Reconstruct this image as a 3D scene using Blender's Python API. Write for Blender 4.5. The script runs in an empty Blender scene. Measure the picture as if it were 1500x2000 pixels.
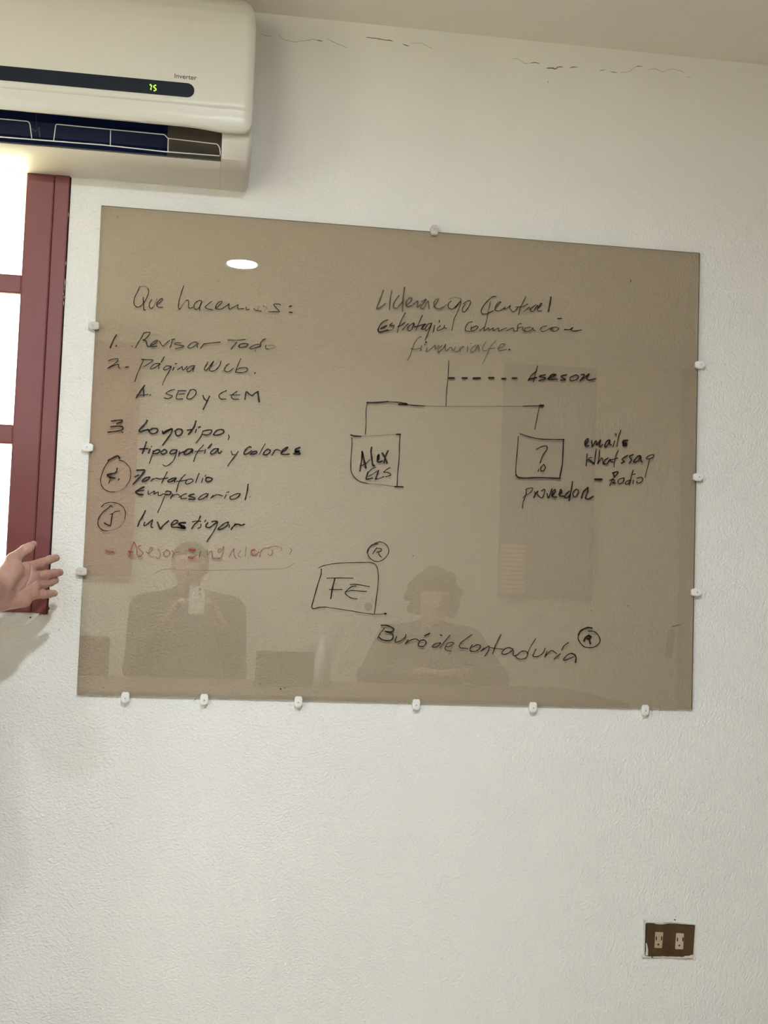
import bpy, bmesh, math, random
import numpy as np
from mathutils import Vector, Matrix

S = bpy.context.scene
COL = S.collection
random.seed(7)

# ---------------------------------------------------------------- camera
F_PX = 2430.0
R = np.array([[0.9882961203013116, -0.1484848783148734, 0.034971695829494935],
              [0.0450045967190398, 0.06475460123468908, -0.9968858650282351],
              [0.14575789814459478, 0.9867923198580092, 0.0706792232393388]])
CAM = np.array([0.24782080, -2.78992008, 1.11579534])
cam_d = bpy.data.cameras.new('camera')
cam_d.sensor_fit = 'HORIZONTAL'; cam_d.sensor_width = 36.0
cam_d.lens = F_PX * 36.0 / 1500.0
cam_d.clip_start = 0.01
cam = bpy.data.objects.new('camera', cam_d); COL.objects.link(cam)
M = Matrix.Identity(4)
for i in range(3):
    M[i][0] = R[0][i]; M[i][1] = -R[1][i]; M[i][2] = -R[2][i]; M[i][3] = CAM[i]
cam.matrix_world = M
S.camera = cam

# ---------------------------------------------------------------- world, lights, exposure
CEIL = 2.452
w = bpy.data.worlds.new('sky'); S.world = w; w.use_nodes = True
bg = w.node_tree.nodes['Background']
bg.inputs[0].default_value = (0.86, 0.94, 1.0, 1); bg.inputs[1].default_value = 8.5
sun_d = bpy.data.lights.new('sun', 'SUN'); sun_d.energy = 38.0; sun_d.angle = 0.01; sun_d.color = (1.0, 0.95, 0.85)
sun = bpy.data.objects.new('sun', sun_d); COL.objects.link(sun); sun.location = (0, 8, 12)
sun.rotation_euler = (math.radians(-25), math.radians(8), 0)
LAMP_RADIANCE = (1430.0, 470.0)
LAMPS = [(0.3687, -2.2), (-0.9, -2.2)]
S.view_settings.view_transform = 'Standard'; S.view_settings.look = 'None'
S.view_settings.gamma = 1.0; S.view_settings.use_curve_mapping = False
S.view_settings.exposure = 0.0
S.cycles.max_bounces = 10; S.cycles.diffuse_bounces = 6; S.cycles.transparent_max_bounces = 16
S.cycles.use_denoising = True
S.cycles.caustics_reflective = False; S.cycles.caustics_refractive = False

# ---------------------------------------------------------------- helpers
def at(px, py, y=0.0):
    "point of the plane y=const that the photograph shows at pixel (px, py)"
    d = R.T @ np.array([(px - 750) / F_PX, (py - 1000) / F_PX, 1.0])
    return CAM + d * (y - CAM[1]) / d[1]

def tag(o, label=None, cat=None, group=None, kind=None):
    if label: o['label'] = label
    if cat: o['category'] = cat
    if group: o['group'] = group
    if kind: o['kind'] = kind
    return o

def empty(name, loc=(0, 0, 0), label=None, cat=None, group=None):
    o = bpy.data.objects.new(name, None); COL.objects.link(o); o.location = loc
    o.empty_display_size = 0.05
    return tag(o, label, cat, group)

def mesh(name, verts, faces, mats, parent=None, smooth=False, mi=None, loc=None):
    me = bpy.data.meshes.new(name)
    me.from_pydata([tuple(map(float, v)) for v in verts], [], [tuple(map(int, f)) for f in faces])
    for m in (mats if isinstance(mats, (list, tuple)) else [mats]): me.materials.append(m)
    if mi is not None: me.polygons.foreach_set('material_index', mi)
    if smooth: me.polygons.foreach_set('use_smooth', [True] * len(me.polygons))
    me.update()
    o = bpy.data.objects.new(name, me); COL.objects.link(o)
    if parent:
        o.parent = parent
        o.location = -Vector(parent.location) if loc is None else loc
    elif loc is not None: o.location = loc
    return o

def from_bm(name, bm, mats, parent=None, smooth=False):
    me = bpy.data.meshes.new(name); bm.normal_update(); bm.to_mesh(me); bm.free()
    for m in (mats if isinstance(mats, (list, tuple)) else [mats]): me.materials.append(m)
    if smooth: me.polygons.foreach_set('use_smooth', [True] * len(me.polygons))
    o = bpy.data.objects.new(name, me); COL.objects.link(o)
    if parent:
        o.parent = parent
        l = Vector(parent.location)
        if parent.parent: l = l + Vector(parent.parent.location)
        o.location = -l
    return o

def add_box(bm, lo, hi, bevel=0.0, seg=2):
    c = [(lo[i] + hi[i]) / 2 for i in range(3)]; s = [abs(hi[i] - lo[i]) for i in range(3)]
    r = bmesh.ops.create_cube(bm, size=1.0, matrix=Matrix.Translation(c) @ Matrix.Diagonal((*s, 1)))
    if bevel:
        es = list({e for v in r['verts'] for e in v.link_edges})
        bmesh.ops.bevel(bm, geom=es, offset=bevel, segments=seg, affect='EDGES', profile=0.5)

def box(name, lo, hi, mat, parent=None, bevel=0.0, seg=2, smooth=False):
    bm = bmesh.new(); add_box(bm, lo, hi, bevel, seg)
    return from_bm(name, bm, mat, parent, smooth)

def add_cyl(bm, a, b, r1, r2=None, n=20):
    a = Vector(a); b = Vector(b); r2 = r1 if r2 is None else r2
    d = b - a
    mt = Matrix.Translation((a + b) / 2) @ d.to_track_quat('Z', 'Y').to_matrix().to_4x4()
    bmesh.ops.create_cone(bm, cap_ends=True, segments=n, radius1=r1, radius2=r2, depth=d.length, matrix=mt)

def cyl(name, a, b, r1, mat, parent=None, r2=None, n=20, smooth=False):
    bm = bmesh.new(); add_cyl(bm, a, b, r1, r2, n)
    return from_bm(name, bm, mat, parent, smooth)

def lathe(name, prof, center, mat, parent=None, n=40, smooth=True):
    vs = []; fs = []
    for r, z in prof:
        for k in range(n):
            t = 2 * math.pi * k / n
            vs.append((center[0] + r * math.cos(t), center[1] + r * math.sin(t), center[2] + z))
    for i in range(len(prof) - 1):
        for k in range(n):
            a = i * n + k; b = i * n + (k + 1) % n
            fs.append((a, b, b + n, a + n))
    return mesh(name, vs, fs, mat, parent, smooth)

def tube(bm, pts, r, n=8, closed=False):
    "round wire through a list of points"
    P = [Vector(p) for p in pts]; rings = []
    for i, p in enumerate(P):
        a = P[max(i - 1, 0)]; b = P[min(i + 1, len(P) - 1)]
        t = (b - a).normalized()
        u = t.cross(Vector((0, 1, 0)))
        if u.length < 1e-3: u = t.cross(Vector((1, 0, 0)))
        u.normalize(); v = t.cross(u)
        rings.append([bm.verts.new(p + r * (math.cos(2 * math.pi * k / n) * u + math.sin(2 * math.pi * k / n) * v)) for k in range(n)])
    for i in range(len(rings) - 1):
        for k in range(n):
            bm.faces.new((rings[i][k], rings[i][(k + 1) % n], rings[i + 1][(k + 1) % n], rings[i + 1][k]))
    bm.faces.new(rings[0][::-1]); bm.faces.new(rings[-1])

def extrude_x(name, poly, x0, x1, mat, parent=None, bevel=0, smooth=False):
    "closed polygon of (y, z) extruded along x"
    bm = bmesh.new()
    a = [bm.verts.new((x0, y, z)) for y, z in poly]; b = [bm.verts.new((x1, y, z)) for y, z in poly]
    n = len(poly)
    bm.faces.new(a); bm.faces.new(b[::-1])
    for i in range(n): bm.faces.new((a[i], b[i], b[(i + 1) % n], a[(i + 1) % n]))
    bmesh.ops.recalc_face_normals(bm, faces=bm.faces)
    if bevel: bmesh.ops.bevel(bm, geom=list(bm.edges), offset=bevel, segments=3, affect='EDGES', profile=0.5)
    return from_bm(name, bm, mat, parent, smooth)

# ---------------------------------------------------------------- materials
def mat(name, color, rough=0.5, metal=0.0, bump=None, spec=0.5, vary=None, sss=0, coat=0):
    m = bpy.data.materials.new(name); m.use_nodes = True
    nt = m.node_tree; N = nt.nodes; L = nt.links; b = N['Principled BSDF']
    b.inputs['Base Color'].default_value = (*color, 1); b.inputs['Roughness'].default_value = rough
    b.inputs['Metallic'].default_value = metal; b.inputs['Specular IOR Level'].default_value = spec
    if sss:
        b.inputs['Subsurface Weight'].default_value = sss
        b.inputs['Subsurface Radius'].default_value = (1.0, 0.35, 0.2); b.inputs['Subsurface Scale'].default_value = 0.006
    if coat: b.inputs['Coat Weight'].default_value = coat
    tc = N.new('ShaderNodeTexCoord')
    if vary:
        sc, amt, c2 = vary
        n = N.new('ShaderNodeTexNoise'); n.inputs['Scale'].default_value = sc; n.inputs['Detail'].default_value = 4
        L.new(tc.outputs['Object'], n.inputs['Vector'])
        mr = N.new('ShaderNodeMapRange'); mr.inputs[1].default_value = 0.35; mr.inputs[2].default_value = 0.65
        mr.inputs[4].default_value = amt
        L.new(n.outputs['Fac'], mr.inputs[0])
        mx = N.new('ShaderNodeMix'); mx.data_type = 'RGBA'
        mx.inputs[6].default_value = (*color, 1); mx.inputs[7].default_value = (*c2, 1)
        L.new(mr.outputs[0], mx.inputs[0]); L.new(mx.outputs[2], b.inputs['Base Color'])
    if bump:
        sc, dist = bump
        n = N.new('ShaderNodeTexNoise'); n.inputs['Scale'].default_value = sc; n.inputs['Detail'].default_value = 3
        L.new(tc.outputs['Object'], n.inputs['Vector'])
        bp = N.new('ShaderNodeBump'); bp.inputs['Strength'].default_value = 1.0; bp.inputs['Distance'].default_value = dist
        L.new(n.outputs['Fac'], bp.inputs['Height']); L.new(bp.outputs[0], b.inputs['Normal'])
    return m

def wall_material(name='textured_plaster', zsmooth=2.36):
    "off-white wall paint over trowelled stipple plaster; smooth strip just under the ceiling"
    m = bpy.data.materials.new(name); m.use_nodes = True
    nt = m.node_tree; N = nt.nodes; L = nt.links; b = N['Principled BSDF']
    b.inputs['Roughness'].default_value = 0.55; b.inputs['Specular IOR Level'].default_value = 0.35
    tc = N.new('ShaderNodeTexCoord')
    big = N.new('ShaderNodeTexNoise'); big.inputs['Scale'].default_value = 2.2; big.inputs['Detail'].default_value = 5
    L.new(tc.outputs['Object'], big.inputs['Vector'])
    cr = N.new('ShaderNodeValToRGB')
    cr.color_ramp.elements[0].position = 0.3; cr.color_ramp.elements[0].color = (0.765, 0.76, 0.73, 1)
    cr.color_ramp.elements[1].position = 0.7; cr.color_ramp.elements[1].color = (0.80, 0.80, 0.77, 1)
    L.new(big.outputs['Fac'], cr.inputs[0]); L.new(cr.outputs[0], b.inputs['Base Color'])
    # direction of the trowel marks drifts slowly
    dn = N.new('ShaderNodeTexNoise'); dn.inputs['Scale'].default_value = 7; dn.inputs['Detail'].default_value = 1
    L.new(tc.outputs['Object'], dn.inputs['Vector'])
    vm = N.new('ShaderNodeVectorMath'); vm.operation = 'MULTIPLY_ADD'
    vm.inputs[1].default_value = (0.05, 0.05, 0.05)
    L.new(dn.outputs['Color'], vm.inputs[0]); L.new(tc.outputs['Object'], vm.inputs[2])
    ns = []
    for rot, sc in ((30, (1.0, 1.0, 1.3)), (-30, (1.2, 1.0, 0.92))):
        mp = N.new('ShaderNodeMapping'); mp.inputs['Rotation'].default_value = (0, math.radians(rot), 0)
        mp.inputs['Scale'].default_value = sc
        L.new(vm.outputs[0], mp.inputs['Vector'])
        q = N.new('ShaderNodeTexNoise'); q.inputs['Scale'].default_value = 165; q.inputs['Detail'].default_value = 1.5
        q.inputs['Roughness'].default_value = 0.5; q.inputs['Distortion'].default_value = 0.3
        L.new(mp.outputs[0], q.inputs['Vector']); ns.append(q)
    sx0 = N.new('ShaderNodeSeparateXYZ'); L.new(tc.outputs['Object'], sx0.inputs[0])
    gx = N.new('ShaderNodeMapRange'); gx.inputs[1].default_value = 0.5; gx.inputs[2].default_value = 1.3
    L.new(sx0.outputs['X'], gx.inputs[0])
    n1 = N.new('ShaderNodeMix'); n1.data_type = 'FLOAT'
    L.new(gx.outputs[0], n1.inputs[0]); L.new(ns[0].outputs['Fac'], n1.inputs[2]); L.new(ns[1].outputs['Fac'], n1.inputs[3])
    n2 = N.new('ShaderNodeTexNoise'); n2.inputs['Scale'].default_value = 34; n2.inputs['Detail'].default_value = 2
    L.new(tc.outputs['Object'], n2.inputs['Vector'])
    ad = N.new('ShaderNodeMath'); ad.operation = 'MULTIPLY_ADD'; ad.inputs[1].default_value = 0.3
    L.new(n2.outputs['Fac'], ad.inputs[0]); L.new(n1.outputs[0], ad.inputs[2])
    sx = N.new('ShaderNodeSeparateXYZ'); L.new(tc.outputs['Object'], sx.inputs[0])
    mr = N.new('ShaderNodeMapRange'); mr.inputs[1].default_value = zsmooth - 0.42; mr.inputs[2].default_value = zsmooth
    mr.inputs[3].default_value = 1.0; mr.inputs[4].default_value = 0.12
    L.new(sx.outputs['Z'], mr.inputs[0])
    # coarser, stronger relief to the left of the board
    ml = N.new('ShaderNodeMapRange'); ml.inputs[1].default_value = 0.0; ml.inputs[2].default_value = 0.15
    ml.inputs[3].default_value = 1.0; ml.inputs[4].default_value = 0.8
    L.new(sx.outputs['X'], ml.inputs[0])
    mm = N.new('ShaderNodeMath'); mm.operation = 'MULTIPLY'
    L.new(mr.outputs[0], mm.inputs[0]); L.new(ml.outputs[0], mm.inputs[1])
    bp = N.new('ShaderNodeBump'); bp.inputs['Distance'].default_value = 0.0027
    L.new(mm.outputs[0], bp.inputs['Strength'])
    L.new(ad.outputs[0], bp.inputs['Height']); L.new(bp.outputs[0], b.inputs['Normal'])
    return m

def glass_mat(name, tint, ior=1.5, rough=0.0):
    "thin-sheet glass: clear tinted transmission plus mirror reflection by Fresnel"
    m = bpy.data.materials.new(name); m.use_nodes = True
    nt = m.node_tree; N = nt.nodes; L = nt.links; N.clear()
    o = N.new('ShaderNodeOutputMaterial'); mx = N.new('ShaderNodeMixShader')
    t = N.new('ShaderNodeBsdfTransparent'); t.inputs[0].default_value = (*tint, 1)
    g = N.new('ShaderNodeBsdfGlossy'); g.inputs['Roughness'].default_value = rough
    f = N.new('ShaderNodeFresnel'); f.inputs[0].default_value = ior
    ge = N.new('ShaderNodeNewGeometry'); mr = N.new('ShaderNodeMapRange')     # same reflectance on both faces of the sheet
    mr.inputs[3].default_value = ior; mr.inputs[4].default_value = 1.0 / ior
    L.new(ge.outputs['Backfacing'], mr.inputs[0]); L.new(mr.outputs[0], f.inputs[0])
    L.new(f.outputs[0], mx.inputs[0]); L.new(t.outputs[0], mx.inputs[1]); L.new(g.outputs[0], mx.inputs[2])
    L.new(mx.outputs[0], o.inputs[0])
    return m

def ink_mat(name, color, alpha=1.0, rough=0.6):
    m = mat(name, color, rough, spec=0.2)
    if alpha < 1: m.node_tree.nodes['Principled BSDF'].inputs['Alpha'].default_value = alpha
    return m

def emit_mat(name, color, strength):
    m = bpy.data.materials.new(name); m.use_nodes = True
    N = m.node_tree.nodes; L = m.node_tree.links; N.clear()
    o = N.new('ShaderNodeOutputMaterial'); e = N.new('ShaderNodeEmission')
    e.inputs[0].default_value = (*color, 1); e.inputs[1].default_value = strength
    L.new(e.outputs[0], o.inputs[0])
    return m

M_WALL = wall_material()
M_WALL2 = mat('room_plaster', (0.84, 0.79, 0.69), 0.7, bump=(90, 0.0012))
M_CEIL = mat('ceiling_paint', (0.86, 0.825, 0.78), 0.8, bump=(60, 0.0004), vary=(1.5, 1.0, (0.84, 0.80, 0.75)))
M_FLOOR = mat('terracotta_tile', (0.52, 0.44, 0.345), 0.45, vary=(6, 1.0, (0.47, 0.39, 0.30)))
M_GROUT = mat('grout', (0.35, 0.32, 0.28), 0.9)
M_RED = mat('oxblood_wood_paint', (0.185, 0.043, 0.042), 0.42, bump=(35, 0.0006), vary=(9, 0.6, (0.17, 0.045, 0.05)))
M_SHUT = mat('red_shutter_paint', (0.36, 0.10, 0.085), 0.6)
M_CSCR = mat('clip_screw', (0.16, 0.15, 0.13), 0.4, metal=0.6)
M_REDD = mat('oxblood_wood_dark', (0.13, 0.03, 0.03), 0.5)
M_GAP = mat('dark_joint', (0.03, 0.015, 0.012), 0.9)
M_AC = mat('ac_cream_plastic', (0.62, 0.61, 0.56), 0.32, spec=0.5)
M_AC2 = mat('ac_body_plastic', (0.70, 0.68, 0.63), 0.38)
M_BAND = mat('ac_black_band', (0.008, 0.013, 0.024), 0.3, spec=0.2)
M_NAVY = mat('navy_duct', (0.012, 0.03, 0.13), 0.6)
M_DGREY = mat('grey_duct', (0.10, 0.085, 0.07), 0.7)
M_WIRE = mat('white_coated_wire', (0.78, 0.77, 0.74), 0.4)
M_TXT = mat('dark_print', (0.03, 0.03, 0.035), 0.5)
M_LED = emit_mat('led_green', (0.45, 1.0, 0.05), 2.2)
M_GLASS = glass_mat('bronze_glass', (0.870, 0.831, 0.770), 1.85)
M_EDGE = mat('ground_glass_edge', (0.20, 0.19, 0.15), 0.35)
M_PANE = glass_mat('window_glass', (0.97, 0.98, 0.97), 1.45)
M_CLIP = mat('white_clip_plastic', (0.80, 0.79, 0.77), 0.3, spec=0.6)
M_CLIPC = mat('translucent_clip_plastic', (0.60, 0.55, 0.52), 0.2, spec=0.8)
M_SCREW = mat('dark_screw_hole', (0.05, 0.045, 0.04), 0.5)
M_OUT = mat('brown_bakelite', (0.085, 0.052, 0.022), 0.35, vary=(25, 1.0, (0.06, 0.03, 0.012)))
M_REC = mat('aged_beige_plastic', (0.42, 0.33, 0.22), 0.4)
M_REC2 = mat('pale_beige_plastic', (0.50, 0.42, 0.33), 0.4)
M_HOLE = mat('black_slot', (0.01, 0.008, 0.006), 0.8)
M_SPLAT = mat('white_paint_splash', (0.66, 0.62, 0.58), 0.6, bump=(200, 0.001))
M_CRACK = mat('dark_crack', (0.16, 0.13, 0.10), 0.9)
M_CRACKF = ink_mat('faint_crack', (0.22, 0.18, 0.14), 0.4)
M_SKIN = mat('skin', (0.53, 0.33, 0.265), 0.45, vary=(38, 0.7, (0.42, 0.215, 0.18)), sss=0.12, bump=(350, 0.0003))
M_HAIR = mat('dark_hair', (0.02, 0.015, 0.012), 0.6, bump=(120, 0.004))
M_HAIR2 = mat('brown_curly_hair', (0.05, 0.035, 0.022), 0.7, bump=(80, 0.01))
M_SHIRT = mat('light_shirt', (0.62, 0.60, 0.56), 0.8, bump=(160, 0.0006))
M_SHIRTD = mat('dark_green_shirt', (0.09, 0.088, 0.07), 0.85)
M_SHIRTB = mat('charcoal_sweater', (0.10, 0.085, 0.075), 0.9)
M_TROU = mat('navy_trousers', (0.03, 0.035, 0.06), 0.85)
M_SHOE = mat('black_leather', (0.02, 0.018, 0.016), 0.4)
M_EYEW = mat('eye_white', (0.8, 0.8, 0.78), 0.3)
M_LIP = mat('lips', (0.35, 0.12, 0.10), 0.5)
M_DISC = [emit_mat('led_diffuser', (0.885, 0.99, 1.08), q) for q in LAMP_RADIANCE]
M_TRIM = mat('white_lamp_trim', (0.85, 0.84, 0.80), 0.4)
M_WOOD = mat('dark_wood', (0.10, 0.05, 0.028), 0.45, vary=(12, 1.0, (0.07, 0.035, 0.02)))
M_TABLE = mat('brown_table_top', (0.16, 0.11, 0.075), 0.5)
M_METAL = mat('grey_metal', (0.4, 0.4, 0.4), 0.35, 0.9)
M_GREYP = mat('grey_blind', (0.27, 0.245, 0.26), 0.7)
M_TAN = mat('tan_slats', (0.78, 0.62, 0.34), 0.7)
M_BOTTLE = mat('clear_bottle', (0.75, 0.78, 0.78), 0.15)
M_CAP = mat('white_cap', (0.85, 0.85, 0.85), 0.4)
M_PHONE = mat('pale_phone_case', (0.80, 0.77, 0.72), 0.35)
M_LAPTOP = mat('dark_laptop_shell', (0.03, 0.03, 0.032), 0.4)
M_GROUND = mat('pale_concrete', (0.68, 0.62, 0.40), 0.9)
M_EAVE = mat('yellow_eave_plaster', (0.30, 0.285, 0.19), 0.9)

INKS = {'k': ink_mat('black_ink', (0.018, 0.012, 0.010)),
        't': ink_mat('trace_ink', (0.07, 0.05, 0.035), 0.38),
        'g': ink_mat('grey_ink', (0.05, 0.035, 0.022), 0.72),
        'f': ink_mat('smeared_ink', (0.05, 0.032, 0.018), 0.68),
        'r': ink_mat('red_ink', (0.33, 0.035, 0.035), 0.85),
        'p': ink_mat('faded_red_ink', (0.30, 0.06, 0.05), 0.62),
        's': ink_mat('red_smear', (0.42, 0.10, 0.09), 0.22),
        's2': ink_mat('grey_smear', (0.10, 0.08, 0.06), 0.12),
        'u': ink_mat('faint_trace_ink', (0.08, 0.055, 0.045), 0.24),
        's3': ink_mat('pale_smear', (0.10, 0.08, 0.06), 0.045)}
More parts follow.
